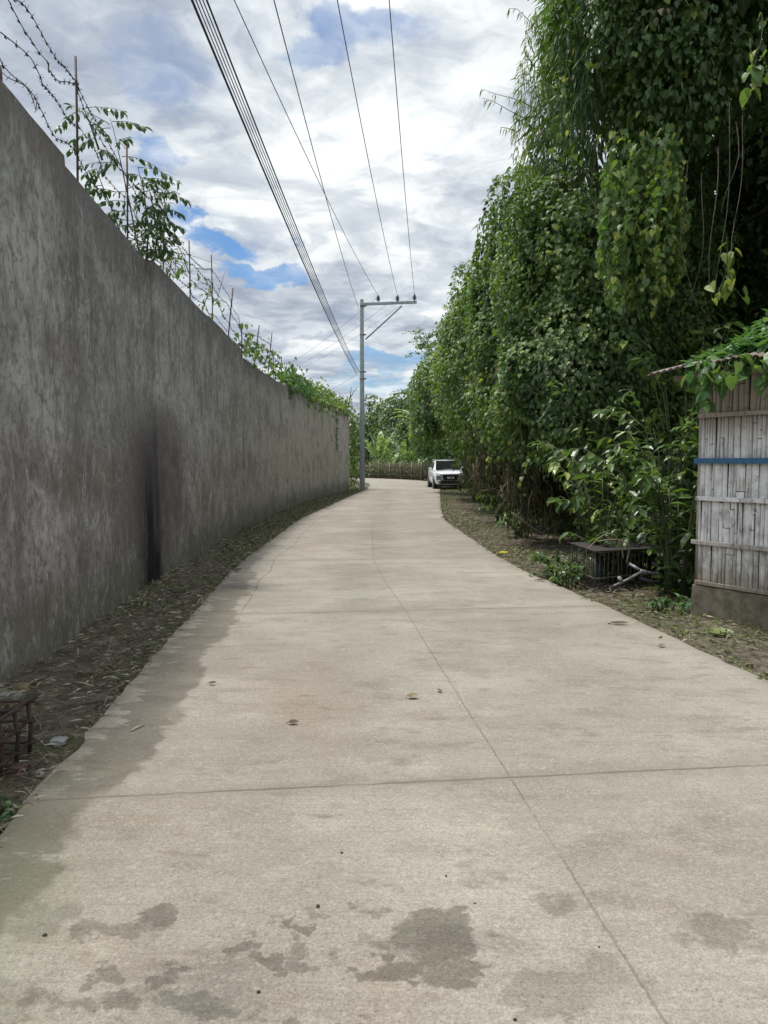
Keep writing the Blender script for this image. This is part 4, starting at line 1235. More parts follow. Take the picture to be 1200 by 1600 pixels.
# ------------------------------------------------------------------ utility pole and wires
GALV = simple('galvanised_steel', (0.30, 0.33, 0.32), 0.55, 0.35, var=.2, scale=6, col2=(0.22, 0.25, 0.25))
PORC = simple('brown_porcelain', (0.05, 0.045, 0.05), 0.25, 0, var=.1)
PD = 42.0
pb = G(566, 764.5, -.05); pb = W(566, 764.5, PD); pb[2] = -.08
ptop = W(566, 468, PD)
H = float(ptop[2] - pb[2])
pole = empty('utility_pole', pb, 'grey steel utility pole with one side arm standing by the end of the wall', 'pole')
mb = MB(); mb.tube([(0, 0, -.4), (0, 0, H * .5), (0, 0, H)], [.17, .14, .105], 8, smooth=False); mb.build('shaft', GALV, pole)
L3 = lambda px, py: Vector(W(px, py, PD)) - Vector(pb)
armL, armR = L3(563, 476.5), L3(651, 473)
mid = (armL + armR) / 2; dlt = armR - armL
mb = MB(); mb.box(mid + Vector((0, -.16, 0)), (dlt.length, .11, .15), M=Matrix.Rotation(-math.atan2(dlt.z, dlt.x), 3, 'Y'))
arm = mb.build('crossarm', GALV, pole, bevel=.01)
mb = MB(); mb.tube([L3(571, 531) + Vector((0, -.12, 0)), L3(628, 479) + Vector((0, -.16, 0))], .035, 6); mb.build('brace', simple('dark_angle_steel', (.1, .11, .115), .6, .3), pole)
ins = []
for px in (591, 621, 647.5):
    p = L3(px, 474.5 if px < 640 else 473) + Vector((0, -.16, .07))
    mb = MB(); mb.lathe(p, [(.03, 0), (.03, .07), (.11, .08), (.12, .12), (.06, .15), (.06, .17), (.11, .19), (.115, .23), (.05, .26), (.05, .28), (.07, .30), (.06, .34), (.01, .35)], 12)
    mb.build('insulator', PORC, pole); ins.append(np.array(p + Vector(pb)) + np.array([0, 0, .33]))
BANDM = simple('band_steel', (.16, .17, .17), .6, .4)
for py, r_ in ((592, .16), (581, .15), (523, .145), (478, .135)):
    c = L3(566, py); mb = MB()
    mb.lathe(c - Vector((0, 0, .04)), [(r_ - .03, 0), (r_, .005), (r_, .075), (r_ - .03, .08)], 10)
    mb.box(c + Vector((r_ + .03, -.02, 0)), (.08, .08, .07))
    mb.build('band_clamp', BANDM, pole)

CABLE = simple('black_cable', (.05, .05, .054), .6)
ALUW = simple('dull_conductor', (.09, .09, .095), .55, .3)


def qcurve(p0, p1, p2, n=48, t0=-.9):
    """parabola through three points by distance, carried on past the viewer"""
    P = np.array([p0, p1, p2]); D = P[:, 1]
    ys = np.linspace(t0, D[2], n)
    out = np.zeros((n, 3)); out[:, 1] = ys
    for ax in (0, 2):
        cf = np.polyfit(D, P[:, ax], 2); out[:, ax] = np.polyval(cf, ys)
    return out


def at_h(px, py, h):
    d = ray(px, py); t = (h - EYE) / d[2]
    return d * t + np.array([0, 0, EYE])


def wire(label, a, b_, end, r=.009, mat=None, group='overhead wires'):
    """a: (px, py, height) where the photograph's top edge cuts the wire; end: where it is tied"""
    p0, p1 = at_h(*a), np.array(end)
    pts = []
    for t in np.linspace(-.45, 1, 60):
        q = p0 + (p1 - p0) * t; pts.append(q - np.array([0, 0, .28 * 4 * t * (1 - t)]))
    mb = MB(); o = Vector(pts[-1]); mb.tube([Vector(p) - o for p in pts], r, 5)
    tag(mb.build('overhead_wire', mat or ALUW, None, o), label, 'wire', group)


zi = ins[0][2]
wire('power wire tied to the insulator nearest the pole', (366, 0, 10.6), (505, 305, 10.55), ins[0], .011)
wire('power wire tied to the middle insulator of the arm', (527, 0, 10.8), (574, 250, 10.65), ins[1], .011)
wire('power wire tied to the outermost insulator of the arm', (608, 0, 10.8), (627, 235, 10.65), ins[2], .011)
wire('lone wire running to the pole side just below the arm', (428, 0, 9.6), (505, 310, 9.75), W(561, 484, PD - .2), .011)
tie = [W(557 + k * 1.3, 584 - k * .5, PD - .17) for k in range(5)]
for k, (x0, r_, lab) in enumerate(((300, .016, 'thickest black telecom cable, edge of the bundle nearest the wall'), (306, .0072, 'thin cable next to the thickest in the telecom bundle'), (311.5, .0072, 'thin cable in the very middle of the telecom bundle'),
                                   (317, .0072, 'thin cable second from the arm side of the telecom bundle'), (323, .012, 'medium thick cable, edge of the telecom bundle nearest the arm'))):
    xm = [398, 402.5, 407, 410, 413.5][k]
    wire(lab, (x0, 0, 6.7), (xm, 262 + k, 6.5), tie[k], r_, CABLE, 'telecom cables in the bundle')
# the next span, turning off with the lane behind the wall
nxt = np.array([-17.0, 92.0, 10.6])
for k, (st, dx_, dz_, lab) in enumerate(((ins[0], 0, .9, 'far span wire leaving the insulator nearest the pole, going behind the wall'), (ins[1], .9, .9, 'far span wire leaving the middle insulator, going behind the wall'),
                                         (ins[2], 1.8, .9, 'far span wire leaving the outermost insulator, going behind the wall'), (tie[2], 0, -3.6, 'far span cable leaving the telecom clamp, going behind the wall'))):
    e_ = nxt + np.array([dx_, 0, dz_]); pts = []
    for i in range(21):
        t = i / 20; p = st + (e_ - st) * t; p = p + np.array([0, .3 if i == 0 else 0, -.9 * 4 * t * (1 - t)]); pts.append(p)
    o = Vector(pts[0]); mb = MB(); mb.tube([Vector(p) - o for p in pts], .01, 4)
    tag(mb.build('overhead_wire', ALUW, None, o), lab, 'wire', 'overhead wires beyond the pole')

# ------------------------------------------------------------------ bamboo hut
def bamboo_material(name, paint=0.7, warm=(.36, .29, .22)):
    m, nt, b = material(name)
    P = nt.obj(); x, y, z = nt.sep(P)
    t = nt.attr('tint')
    lng = nt.noise(nt.comb(x * 75, y * 75, z * 2.6 + t * 17), 1.0, 6, 0.68)
    blt = nt.noise(nt.vmath('ADD', P, nt.comb(t * 3, t * 5, 0.0)), 4.5, 5, 0.65)
    base = nt.mix(nt.smooth(lng, 0.35, 0.65), (.17, .145, .12), warm)
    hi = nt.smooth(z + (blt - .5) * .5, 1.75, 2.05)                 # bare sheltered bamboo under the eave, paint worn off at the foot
    lo = nt.smooth(z + (blt - .5) * .7, .72, .3)
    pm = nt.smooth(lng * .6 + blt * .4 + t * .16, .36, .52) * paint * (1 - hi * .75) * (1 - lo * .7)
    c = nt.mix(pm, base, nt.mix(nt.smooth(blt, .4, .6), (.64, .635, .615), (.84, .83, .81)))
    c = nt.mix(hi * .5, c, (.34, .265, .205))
    c = nt.mix(lo * .35, c, (.15, .125, .07))
    c = nt.mix(nt.smooth(lng, .58, .68) * .6, c, (.07, .06, .05))
    c = nt.mix(nt.smooth(nt.noise(nt.comb(x * 18, y * 18, z * 5 + t * 3), 1.0, 7, .72), .56, .66) * .6 * nt.smooth(z, 1.7, 1.1), c, (.06, .058, .055))
    c = nt.mix(nt.smooth(nt.noise(P, 11, 5, .7), .6, .68) * .6, c, (.1, .09, .08))
    nt.wire(c, b.inputs['Base Color']); b.inputs['Roughness'].default_value = .75
    nt.wire(nt.bump(lng + blt * .5, .5, .006), b.inputs['Normal'])
    return m


BW = bamboo_material('whitewashed_bamboo', .9)
hut = empty('bamboo_hut', (0, 0, 0), 'small hut of whitewashed split bamboo with a blue strip and a rusty sheet roof', 'hut')
A0 = Vector((3.27, 7.62, 0)); wdir = Vector((.52, -.854, 0)).normalized(); nout = Vector((-wdir.y, wdir.x, 0)) * -1
nout = Vector((-.854, -.52, 0)).normalized()
hut.location = A0
LEN, ZB, ZT = 3.0, .30, 2.47


def H3(s, o_, z): return wdir * s + nout * o_ + Vector((0, 0, z))


def box_on(mb, s0, s1, o0, o1, z0, z1, mi=0, tilt=0.0):
    P = [H3(s0, o0, z0), H3(s1, o0, z0 + tilt), H3(s1, o1, z0 + tilt), H3(s0, o1, z0), H3(s0, o0, z1), H3(s1, o0, z1 + tilt), H3(s1, o1, z1 + tilt), H3(s0, o1, z1)]
    mb.add(P, [(0, 1, 2, 3), (4, 5, 6, 7), (0, 1, 5, 4), (1, 2, 6, 5), (2, 3, 7, 6), (3, 0, 4, 7)], mi)


g = random.Random(4)
mb = MB(); tints = []
tiers = [(.30, .71), (.71, 1.16), (1.16, 1.56), (1.56, 2.02), (2.02, 2.47)]
for z0, z1 in tiers:
    s = 0.0
    while s < LEN:
        w = g.choice([.02, .03, .045, .055, .07, .09]) * g.uniform(.8, 1.2)
        zj, zk = g.uniform(-.02, .02), g.uniform(-.02, .02)
        cuts = [z0 + (zj if z0 > .4 else 0)] + sorted([g.uniform(z0 + .06, z1 - .06) for _ in range(g.choice([0, 0, 0, 1]))]) + [z1 + (zk if z1 < 2.3 else 0)]
        for a, b_ in zip(cuts[:-1], cuts[1:]):
            nf = len(mb.f)
            o1 = .004 + g.uniform(0, .009)
            gap = g.choice([.0006, .0008, .001, .0015, .005])
            # a shallow three-sided split culm
            P = [H3(s + gap, -.01, a + .004), H3(s + w * .3, o1, a + .004), H3(s + w * .7, o1, a + .004), H3(s + w - gap, -.01, a + .004)]
            q = g.uniform(-.008, .008)
            P += [p + Vector((0, 0, b_ - a - .008)) + wdir * q for p in P]
            mb.add(P, [(0, 1, 5, 4), (1, 2, 6, 5), (2, 3, 7, 6), (0, 1, 2, 3), (4, 5, 6, 7)])
            tints += [g.random()] * (len(mb.f) - nf)
        s += w
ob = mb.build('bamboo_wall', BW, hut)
at_ = ob.data.attributes.new('tint', 'FLOAT', 'FACE'); at_.data.foreach_set('value', tints)
dark = simple('dark_backing', (.03, .026, .022), .95)
mb = MB(); box_on(mb, 0.01, LEN, -.045, -.012, .02, ZT); 
nb = Vector((.52, .854, 0))                       # the hut's other sides, unseen here
mb2 = MB()
c1 = H3(0, -.05, 0); c2 = c1 - nout * 2.2; c3 = H3(LEN, -.05, 0); c4 = c3 - nout * 2.2
for p, q in ((c1, c2), (c2, c4), (c4, c3)):
    d = (q - p); m_ = (p + q) / 2
    mb2.box(m_ + Vector((0, 0, 1.27)), (d.length, .05, 2.3), rz=math.atan2(d.y, d.x))
mb.build('lining', dark, hut); mb2.build('side_wall', BW, hut)
BATT = bamboo_material('bare_batten', .3, (.40, .34, .28)); BATW = bamboo_material('white_batten', .9)
BLUE = simple('faded_blue_paint', (.035, .15, .30), .6, 0, col2=(.05, .12, .2), scale=18)
for nm, z0, z1, mat_, s0 in (('batten', 2.0, 2.045, BATT, -.02), ('batten', 1.155, 1.2, BATW, -.02), ('batten', .70, .745, BATT, -.06), ('batten', .285, .325, BATT, -.01)):
    mb = MB(); box_on(mb, s0, LEN, .016, .04, z0, z1)
    o = mb.build(nm, mat_, hut, bevel=.005)
mb = MB(); box_on(mb, -.05, LEN, .018, .044, 1.535, 1.59); o = mb.build('batten', BLUE, hut, bevel=.004); o['label'] = 'painted blue batten'
for z in (.72, 1.56, 2.02):
    for s in (.06, .5, .95):
        mb = MB(); mb.lathe(H3(s, .04, z), [(.006, 0), (.006, .004)], 6, axis=nout); mb.build('nail', STEEL, hut)
# footing
CONC = simple('mossy_footing', (.17, .145, .11), .95, 0, col2=(.09, .085, .05), scale=9, bump=.8)
mb = MB()
g2 = random.Random(9)
secs = []
for k in range(25):
    s = -.03 + (LEN + .03) * k / 24; j = g2.uniform(-.012, .012)
    secs.append([H3(s, -.16, -.25), H3(s, .06 + j, -.25), H3(s, .05 + j, .12), H3(s, .04 + j * .6, .268 + j * .3), H3(s, .0, .282), H3(s, -.16, .28)])
mb.loft(secs, smooth=False); mb.build('footing', CONC, hut)
mb = MB(); mb.tube([H3(-.01, -.05, -.1), H3(-.01, -.05, ZT)], .045, 8); mb.build('corner_post', bamboo_material('post_bamboo', .3), hut)
# corrugated sheet roof
ROOFM = simple('weathered_sheet', (.3, .28, .26), .7, .15, col2=(.14, .085, .06), scale=7, bump=.2)
mb = MB()
ns, no = 260, 8
for layer, dz_ in ((0, 0.0),):
    V = []
    for i in range(ns + 1):
        s = -.42 + (LEN + .7) * i / ns
        for j in range(no + 1):
            o_ = .34 - 2.9 * j / no
            z = 2.475 + (.34 - o_) * .2 + .009 * math.sin(s * 2 * math.pi / .076) + .05 * math.sin(s * 1.3 + 1) + .012 * math.sin(s * 11) - .03 * (max(0, -s) / .42) * 1.3
            if j == 0: z -= .012 + .012 * math.sin(s * 9)
            V.append(H3(s, o_, z))
    Fq = [(i * (no + 1) + j, i * (no + 1) + j + 1, (i + 1) * (no + 1) + j + 1, (i + 1) * (no + 1) + j) for i in range(ns) for j in range(no)]
    mb.add(V, Fq, 0, True)
o = mb.build('roof', ROOFM, hut)
sd = o.modifiers.new('thick', 'SOLIDIFY'); sd.thickness = .012; sd.offset = 1
mb = MB(); box_on(mb, -.3, LEN, .02, .07, 2.40, 2.45); mb.build('rafter', BATT, hut)

# creeper mounded over the roof and trailing down the wall
root = empty('roof_creeper', A0 + H3(.8, -.4, 2.65), 'mound of broad green creeper leaves sprawling over the hut roof', 'creeper')
cl = Cloud(); g = np.random.default_rng(611)
n = 11000
s = -.05 + 3.2 * g.random(n) ** .9; o_ = .36 - 2.3 * g.random(n)
keep = fbm(np.stack([s * 2, o_ * 2, 0 * s], -1) + 3, 2) > -.45 + np.clip(.3 - s, 0, 1) * 1.2 + np.clip(o_ - .13, 0, 1) * 3.5
s, o_ = s[keep], o_[keep]; n = len(s)
zr = 2.5 + (.34 - o_) * .2
bump_ = (.18 + .5 * np.clip(fbm(np.stack([s * 1.5, o_ * 1.5, 0 * s], -1) + 8, 3) + .5, 0, 1.4)) * np.clip((s + .15) * 1.6, .12, 1) * np.clip((.36 - o_) * 1.1, .06, 1)
zr = zr + bump_ * (.25 + .75 * g.random(n) ** .5) + .02
w2, n2 = np.array(wdir), np.array(nout)
P = np.array(A0) + s[:, None] * w2 + o_[:, None] * n2 + zr[:, None] * np.array([0, 0, 1.0])
rv = g.normal(size=P.shape)
cl.put('heart', P, n2 * .5 + np.array([0, 0, -.45]) + rv * .45, np.array([0, 0, 1.0]) + n2 * .55 + rv[:, ::-1] * .32, .11 * (.55 + .75 * g.random(n)), np.clip(.45 + .25 * g.normal(size=n), 0, 1))
for k, (ss, L) in enumerate(((.26, .22), (.31, .38), (.36, .3), (.55, .12), (.12, .1), (.2, .16), (.45, .2), (.65, .18), (.8, .25), (.95, .3), (-.28, .35), (-.3, .5), (-.2, .6), (-.33, .8))):
    p = A0 + H3(ss, .37 if ss > -.1 else .2 - .1 * k % 3, 2.5)
    strand(cl, p, L, 700 + k, .13, every=.03, sway=.1, tint=.05)
cl.build('foliage', FRESH, root, np.array(root.location))

# ------------------------------------------------------------------ iron bar cage by the road
CAGE = simple('old_painted_bar', (.12, .12, .10), .7, .3, col2=(.1, .07, .05), scale=16)
C0, C1, C2 = [Vector((*p[:2], -.05)) for p in (G(929, 926, -.05), G(893, 908, -.05), G(1030, 914, -.05))]
cage = empty('bar_cage', C0, 'low rusty animal cage of upright bars with a flat sheet lid and hooped wires', 'cage')
ea, eb = (C1 - C0), (C2 - C0); hc = .5
mb = MB()
def cg(a, b_, z): return ea * a + eb * b_ + Vector((0, 0, z))
for (a0, b0, a1, b1) in ((0, 0, 1, 0), (0, 0, 0, 1), (1, 0, 1, 1), (0, 1, 1, 1)):
    for z in (.02, .17, hc - .01):
        mb.tube([cg(a0, b0, z), cg(a1, b1, z)], .009, 5)
mb.build('rail', CAGE, cage)
mb = MB(); g = random.Random(3)
for (a0, b0, a1, b1, n) in ((0, 0, 1, 0, 12), (0, 0, 0, 1, 15), (1, 0, 1, 1, 15), (0, 1, 1, 1, 12)):
    for k in range(n + 1):
        t = k / n; a, b_ = a0 + (a1 - a0) * t, b0 + (b1 - b0) * t
        j = Vector((g.uniform(-.012, .012), g.uniform(-.012, .012), 0))
        mb.tube([cg(a, b_, 0), cg(a, b_, hc * .5) + j, cg(a, b_, hc)], .0055, 5)
mb.build('bars', CAGE, cage)
mb = MB(); P = [cg(-.05, -.03, hc + .012), cg(-.05, 1.03, hc - .01), cg(1.04, 1.03, hc + .0), cg(1.04, -.03, hc + .014)]
P += [p + Vector((0, 0, .006)) for p in P]
mb.add(P, [(0, 1, 2, 3), (4, 5, 6, 7), (0, 1, 5, 4), (1, 2, 6, 5), (2, 3, 7, 6), (3, 0, 4, 7)])
mb.build('lid', simple('rusty_lid', (.05, .042, .036), .85, .1, col2=(.025, .022, .02), scale=8), cage)
HOOP = simple('straw_coloured_cane', (.22, .18, .1), .7, 0, scale=10)
for k, (xs_, dd) in enumerate((((918, 858, 940, 838, 958, 835, 970, 852, 974, 872), .0), ((934, 846, 955, 843, 972, 845, 983, 856, 979, 880), .05))):
    q = [Vector(W(xs_[i], xs_[i + 1], 8.9 + dd)) for i in range(0, 10, 2)]
    cur = catmull(q, 6)
    mb = MB(); mb.tube([Vector(p) - C0 for p in cur], .008, 5); mb.build('hoop', HOOP, cage)

# scrap lying in front of and inside the cage
SILV = simple('scuffed_silver_tube', (.25, .255, .27), .55, .5, col2=(.07, .065, .06), scale=22)
DKPL = simple('dark_plastic', (.03, .032, .038), .45, 0, var=.3)
BAGB = simple('blue_grey_bag', (.10, .135, .18), .5, 0, var=.4, scale=9)
BAGG = simple('grey_bag', (.2, .21, .23), .5, 0, var=.4, scale=9)
BAGK = simple('black_bag', (.012, .012, .014), .4, 0, var=.3)


def on(px, py, z=-.04): return Vector(G(px, py, z))


o0 = on(990, 915)
scrap = empty('scrap_bicycle', o0, 'discarded bicycle frame lying on its side against the cage', 'bicycle')
def dp(px, py, D): return Vector(W(px, py, D)) - o0
mb = MB()
j1, j2, j3, j4, j5 = dp(983, 881, 8.55), dp(1004, 893, 8.45), dp(978, 907, 8.4), dp(952, 919, 8.35), dp(1046, 900, 8.75)
mb.tube([j1, j2], .02, 7); mb.tube([j2, j3, j4], [.02, .017, .015], 7); mb.tube([j2, j5], .018, 7); mb.tube([j4, j4 + Vector((.03, -.02, -.05))], .014, 6)
mb.lathe(j2 - Vector((0.03, 0, 0)), [(.028, 0), (.03, .02), (.03, .06), (.026, .08)], 8, axis=(1, .2, -.2))
mb.build('frame_tube', SILV, scrap)
mb = MB(); mb.tube([dp(1020, 880, 8.7), dp(1040, 892, 8.75), dp(1058, 906, 8.8)], [.02, .035, .02], 7); mb.tube([dp(1000, 903, 8.45), dp(1030, 912, 8.5)], .02, 6); mb.build('mudguard', DKPL, scrap)
mb = MB()
cw = dp(1052, 905, 8.85); n_ = 22
ring = [cw + Vector((.2 * math.cos(6.2832 * k / n_), .16 * math.sin(6.2832 * k / n_), .1 * math.sin(6.2832 * k / n_) + .04)) for k in range(n_ + 1)]
mb.tube(ring, .017, 6, cap=False); wh_ = mb.build('tyre', BAGK, scrap)
mb = MB()
for k in range(0, n_, 2): mb.tube([cw + Vector((0, 0, .04)), ring[k]], .002, 3)
mb.build('spokes', SILV, wh_)
mb = MB(); mb.lathe(dp(968, 905, 8.38), [(.01, -.01), (.032, 0), (.036, .014), (.02, .024), (.01, .03)], 10, axis=(.5, -.6, .6)); mb.build('lamp', simple('cream_lens', (.3, .28, .24), .5), scrap)
mb = MB(); mb.tube([dp(1057, 914, 8.6), dp(1075, 900, 8.55), dp(1086, 890, 8.5)], .007, 5); mb.build('brake_rod', STEM, scrap)


def bag(loc, size, mat_, seed, label, name='crumpled_bag', cat='bag'):
    bm = bmesh.new(); bmesh.ops.create_icosphere(bm, subdivisions=4, radius=1)
    for v in bm.verts:
        p = np.array(v.co); n1 = float(fbm(p * 1.4 + seed, 3)); n2 = abs(float(vnoise(p * 4.2 + seed * 2)))
        f = 1 + .35 * n1 - .22 * n2
        v.co = Vector((p[0] * size[0] * f, p[1] * size[1] * f, max(p[2] * f, -.35) * size[2]))
    me = bpy.data.meshes.new(name); bm.to_mesh(me); bm.free(); me.materials.append(mat_)
    o = link(name, me, None, None, loc)
    return tag(o, label, cat)


bag(on(945, 913) + Vector((.05, .35, .1)), (.12, .12, .2), BAGB, 1, 'pale blue crumpled bag standing inside the bar cage')
bag(on(985, 902) + Vector((.05, .1, .12)), (.16, .14, .22), BAGK, 4, 'black crumpled bag slumped inside the bar cage')
bag(on(1040, 905) + Vector((0, .15, .08)), (.22, .2, .16), BAGK, 2, 'black crumpled bag heaped by the bicycle frame under the leaves')
bag(on(1038, 903) + Vector((-.02, -.02, .1)), (.1, .08, .09), BAGG, 3, 'grey crumpled bag caught on the bicycle frame')
# small plastic bottle
mb = MB(); mb.lathe((0, 0, 0), [(.02, 0), (.032, .01), (.033, .1), (.03, .14), (.012, .17), (.012, .19)], 12, axis=(1, .4, .15))
tag(mb.build('plastic_bottle', simple('pale_green_plastic', (.3, .5, .45), .25), None, on(1050, 918) + Vector((0, 0, .05))), 'small pale green plastic bottle lying by the bicycle wheel', 'bottle')
# long cane on the verge
P = [on(945, 925), on(985, 933, -.03), on(1030, 937, -.03), on(1062, 938, -.035)]
mb = MB(); mb.tube([p - P[0] + Vector((0, 0, .012)) for p in P], .008, 5); tag(mb.build('cane', HOOP, None, P[0]), 'thin dry cane lying on the verge in front of the scrap bicycle', 'cane')
# fallen big leaf on the verge
def big_leaf(p, L, wd_, rz, label, mat_, name='fallen_leaf', curl=.25, group=None, seed=1):
    g = random.Random(seed); mb = MB(); n = 8
    vs = []
    for i in range(n + 1):
        t = i / n; w = wd_ * math.sin(math.pi * min(1, t * .93 + .05)) ** .8
        up = .012 + curl * L * .35 * (t - .4) ** 2
        vs += [(L * t, -w / 2, up + w * .05 + g.uniform(0, .12) * wd_), (L * t, 0, up), (L * t, w / 2, up + w * .35 + g.uniform(0, .1) * wd_)]
    fs = []
    for i in range(n):
        for j in (0, 1): a = i * 3 + j; fs.append((a, a + 1, a + 4, a + 3))
    c, s_ = math.cos(rz), math.sin(rz)
    vs = [(x * c - y * s_, x * s_ + y * c, z) for x, y, z in vs]
    mb.add(vs, fs, 0, True); mb.tube([Vector((0, 0, .01)), Vector((-L * .2 * c, -L * .2 * s_, .012))], .003 * L / .1, 4)
    o = mb.build(name, mat_, None, p)
    return tag(o, label, 'leaf', group)


LG = simple('yellowing_leaf', (.17, .2, .07), .5, 0, col2=(.09, .11, .04), scale=20)
LT = simple('tan_leaf', (.26, .2, .11), .65, 0, col2=(.14, .1, .06), scale=24)
LB = simple('brown_leaf', (.085, .06, .042), .7, 0, var=.4, scale=24)
LY = simple('bright_yellow_leaf', (.5, .42, .03), .5, 0, var=.2)
big_leaf(on(1103, 992), .24, .14, -.15, 'large yellowish green leaf lying on the soil before the hut footing', LG, curl=.5)
big_leaf(on(780, 866), .16, .1, .3, 'bright yellow leaf lying at the road edge before the dead vines', LY, curl=.6)
fl = 'stray leaves on the road'
big_leaf(Vector(G(636, 1092)), .075, .05, .1, 'curled tan leaf lying near the middle of the road, by the long joint', LT, curl=1.4, group=fl, seed=3)
big_leaf(Vector(G(326, 1071)), .05, .03, .3, 'small dark leaf on the road beside the damp strip', LB, curl=1.2, group=fl, seed=4)
big_leaf(Vector(G(364, 893)), .12, .07, .2, 'dark curled leaf standing up at the road edge before the soot stain', LB, curl=1.7, group=fl, seed=5)
big_leaf(Vector(G(689, 1083)), .045, .03, 2, 'tiny brown leaf just beyond the curled tan leaf on the road', LB, curl=1.0, group=fl, seed=6)
big_leaf(Vector(G(450, 1132)), .06, .035, .0, 'flat brown leaf lying alone on the pale road between joint and curled leaf', LB, curl=.5, group=fl, seed=7)
big_leaf(Vector(G(955, 976)), .16, .05, -.1, 'long brown leaf on the road near the hut side edge', LB, curl=.6, group=fl, seed=8)
big_leaf(Vector(G(1030, 1012)), .07, .04, .5, 'yellow brown leaf on the very edge of the road by the hut', LT, curl=.8, group=fl, seed=9)
big_leaf(Vector(G(838, 908)), .12, .05, -.2, 'brown leaf on the road edge close to the cage', LB, curl=.6, group=fl, seed=10)
mb = MB(); p0, p1 = Vector(G(203, 1144)), Vector(G(225, 1134)); mb.tube([Vector((0, 0, .006)), (p1 - p0) * .5 + Vector((0, 0, .012)), p1 - p0 + Vector((0, 0, .006))], [.004, .005, .003], 5)
tag(mb.build('twig', simple('bleached_twig', (.5, .44, .34), .7), None, p0), 'pale straw twig lying on the damp strip of the road', 'twig')
DC = simple('dark_clod', (.05, .042, .035), .95, 0, var=.4, bump=.5)
for k, (px, py, s_, lab) in enumerate(((497, 1417, .014, 'largest dark crumb of soil on the road just beyond the splashes'), (697, 1369, .008, 'lone dark crumb of soil on the road past the big splash'), (404, 1551, .010, 'dark crumb of soil between the small splashes'),
                                      (534, 1333, .009, 'dark crumb of soil on the open road past the splashes'), (70, 1462, .012, 'dark crumb of soil on the damp mossy corner of the road'), (805, 1594, .009, 'dark crumb of soil at the near end of the big splash'), (936, 1480, .007, 'dark crumb of soil close to the long joint'), (742, 1412, .006, 'faint dark crumb beside the top of the big splash'))):
    bm = bmesh.new(); s_ *= 0.6; bmesh.ops.create_icosphere(bm, subdivisions=2, radius=s_)
    for v in bm.verts: v.co *= 1 + .4 * float(vnoise(np.array(v.co) * 90 + k)); v.co.z *= .6
    me = bpy.data.meshes.new('soil_crumb'); bm.to_mesh(me); bm.free(); me.materials.append(DC)
    p = G(px, py); tag(link('soil_crumb', me, None, None, (p[0], p[1], s_ * .4)), lab, 'soil crumb', 'soil crumbs on the road')

# ------------------------------------------------------------------ rusty bar cage, stone and can on the verge by the wall
o0 = Vector((-2.14, 3.62, -.04))
rc = empty('rebar_cage', o0, 'rusty cage of reinforcing bars lying on the verge below the wall', 'rebar cage')
g = random.Random(12)
for i in range(5):
    for j in (0, 1):
        y = -.3 + .15 * i; x = -.02 + .22 * j + g.uniform(-.01, .01)
        mb = MB(); mb.tube([(x, y, -.02), (x + .01, y + .01, .15), (x, y, .30)], .011, 6); mb.build('upright_bar', RUST, rc)
mb = MB()
for z in (.06, .18, .29):
    for j in (0, 1): mb.tube([(-.02 + .22 * j, -.36, z), (-.02 + .22 * j + .012, 0, z + .008), (-.02 + .22 * j, .36, z)], .011, 6)
    for i in range(5): mb.tube([(-.34, -.3 + .15 * i, z), (.24, -.3 + .15 * i, z + .004)], .009, 6)
mb.build('cross_bar', RUST, rc)
mb = MB(); mb.tube([(-.1, -.35, .1), (.1, .1, .26), (.24, .33, .31)], .012, 6); mb.tube([(-.3, .1, .32), (.0, -.05, .31), (.26, -.3, .27)], .01, 6); mb.build('loose_bar', RUST, rc)


def stone(loc, size, seed, mat_, label, name='stone', cat='stone'):
    bm = bmesh.new(); bmesh.ops.create_icosphere(bm, subdivisions=3, radius=1)
    for v in bm.verts:
        p = np.array(v.co); f = 1 + .3 * float(fbm(p * 1.3 + seed, 3)); v.co = Vector([max(-.75, min(.75, p[i] * f)) * size[i] * 1.2 for i in range(3)])
    me = bpy.data.meshes.new(name); bm.to_mesh(me); bm.free(); me.materials.append(mat_)
    return tag(link(name, me, None, None, loc), label, cat)


stone(Vector(G(34, 1084, -.02)) + Vector((0, .02, .02)), (.055, .05, .05), 2, simple('ochre_stone', (.26, .2, .1), .8, 0, col2=(.13, .1, .06), bump=.5), 'rounded ochre stone on the soil behind the pale slab piece')
stone(Vector(G(16, 1095, -.02)) + Vector((0, 0, .03)), (.075, .05, .035), 6, simple('pale_rubble', (.33, .32, .28), .8, 0, col2=(.2, .19, .16), bump=.4), 'pale flat piece of rubble on the soil near the wall foot', 'rubble_piece', 'rubble')
stone(Vector(G(28, 1203, -.04)) + Vector((0, 0, .01)), (.06, .04, .02), 8, simple('red_scrap', (.09, .05, .035), .8), 'reddish scrap at the foot of the rusty bar cage', 'scrap_piece', 'scrap')
stone(Vector(G(63, 1213, -.04)) + Vector((0, 0, .01)), (.022, .016, .012), 9, simple('pinkish_chip', (.5, .42, .38), .7), 'small pinkish chip of tile on the soil', 'tile_chip', 'chip')
stone(Vector(G(93, 1163, -.04)) + Vector((0, 0, .02)), (.05, .035, .02), 10, simple('crumpled_grey_paper', (.34, .33, .31), .8, bump=.6), 'crumpled grey paper on the soil by the road edge', 'paper_scrap', 'paper')
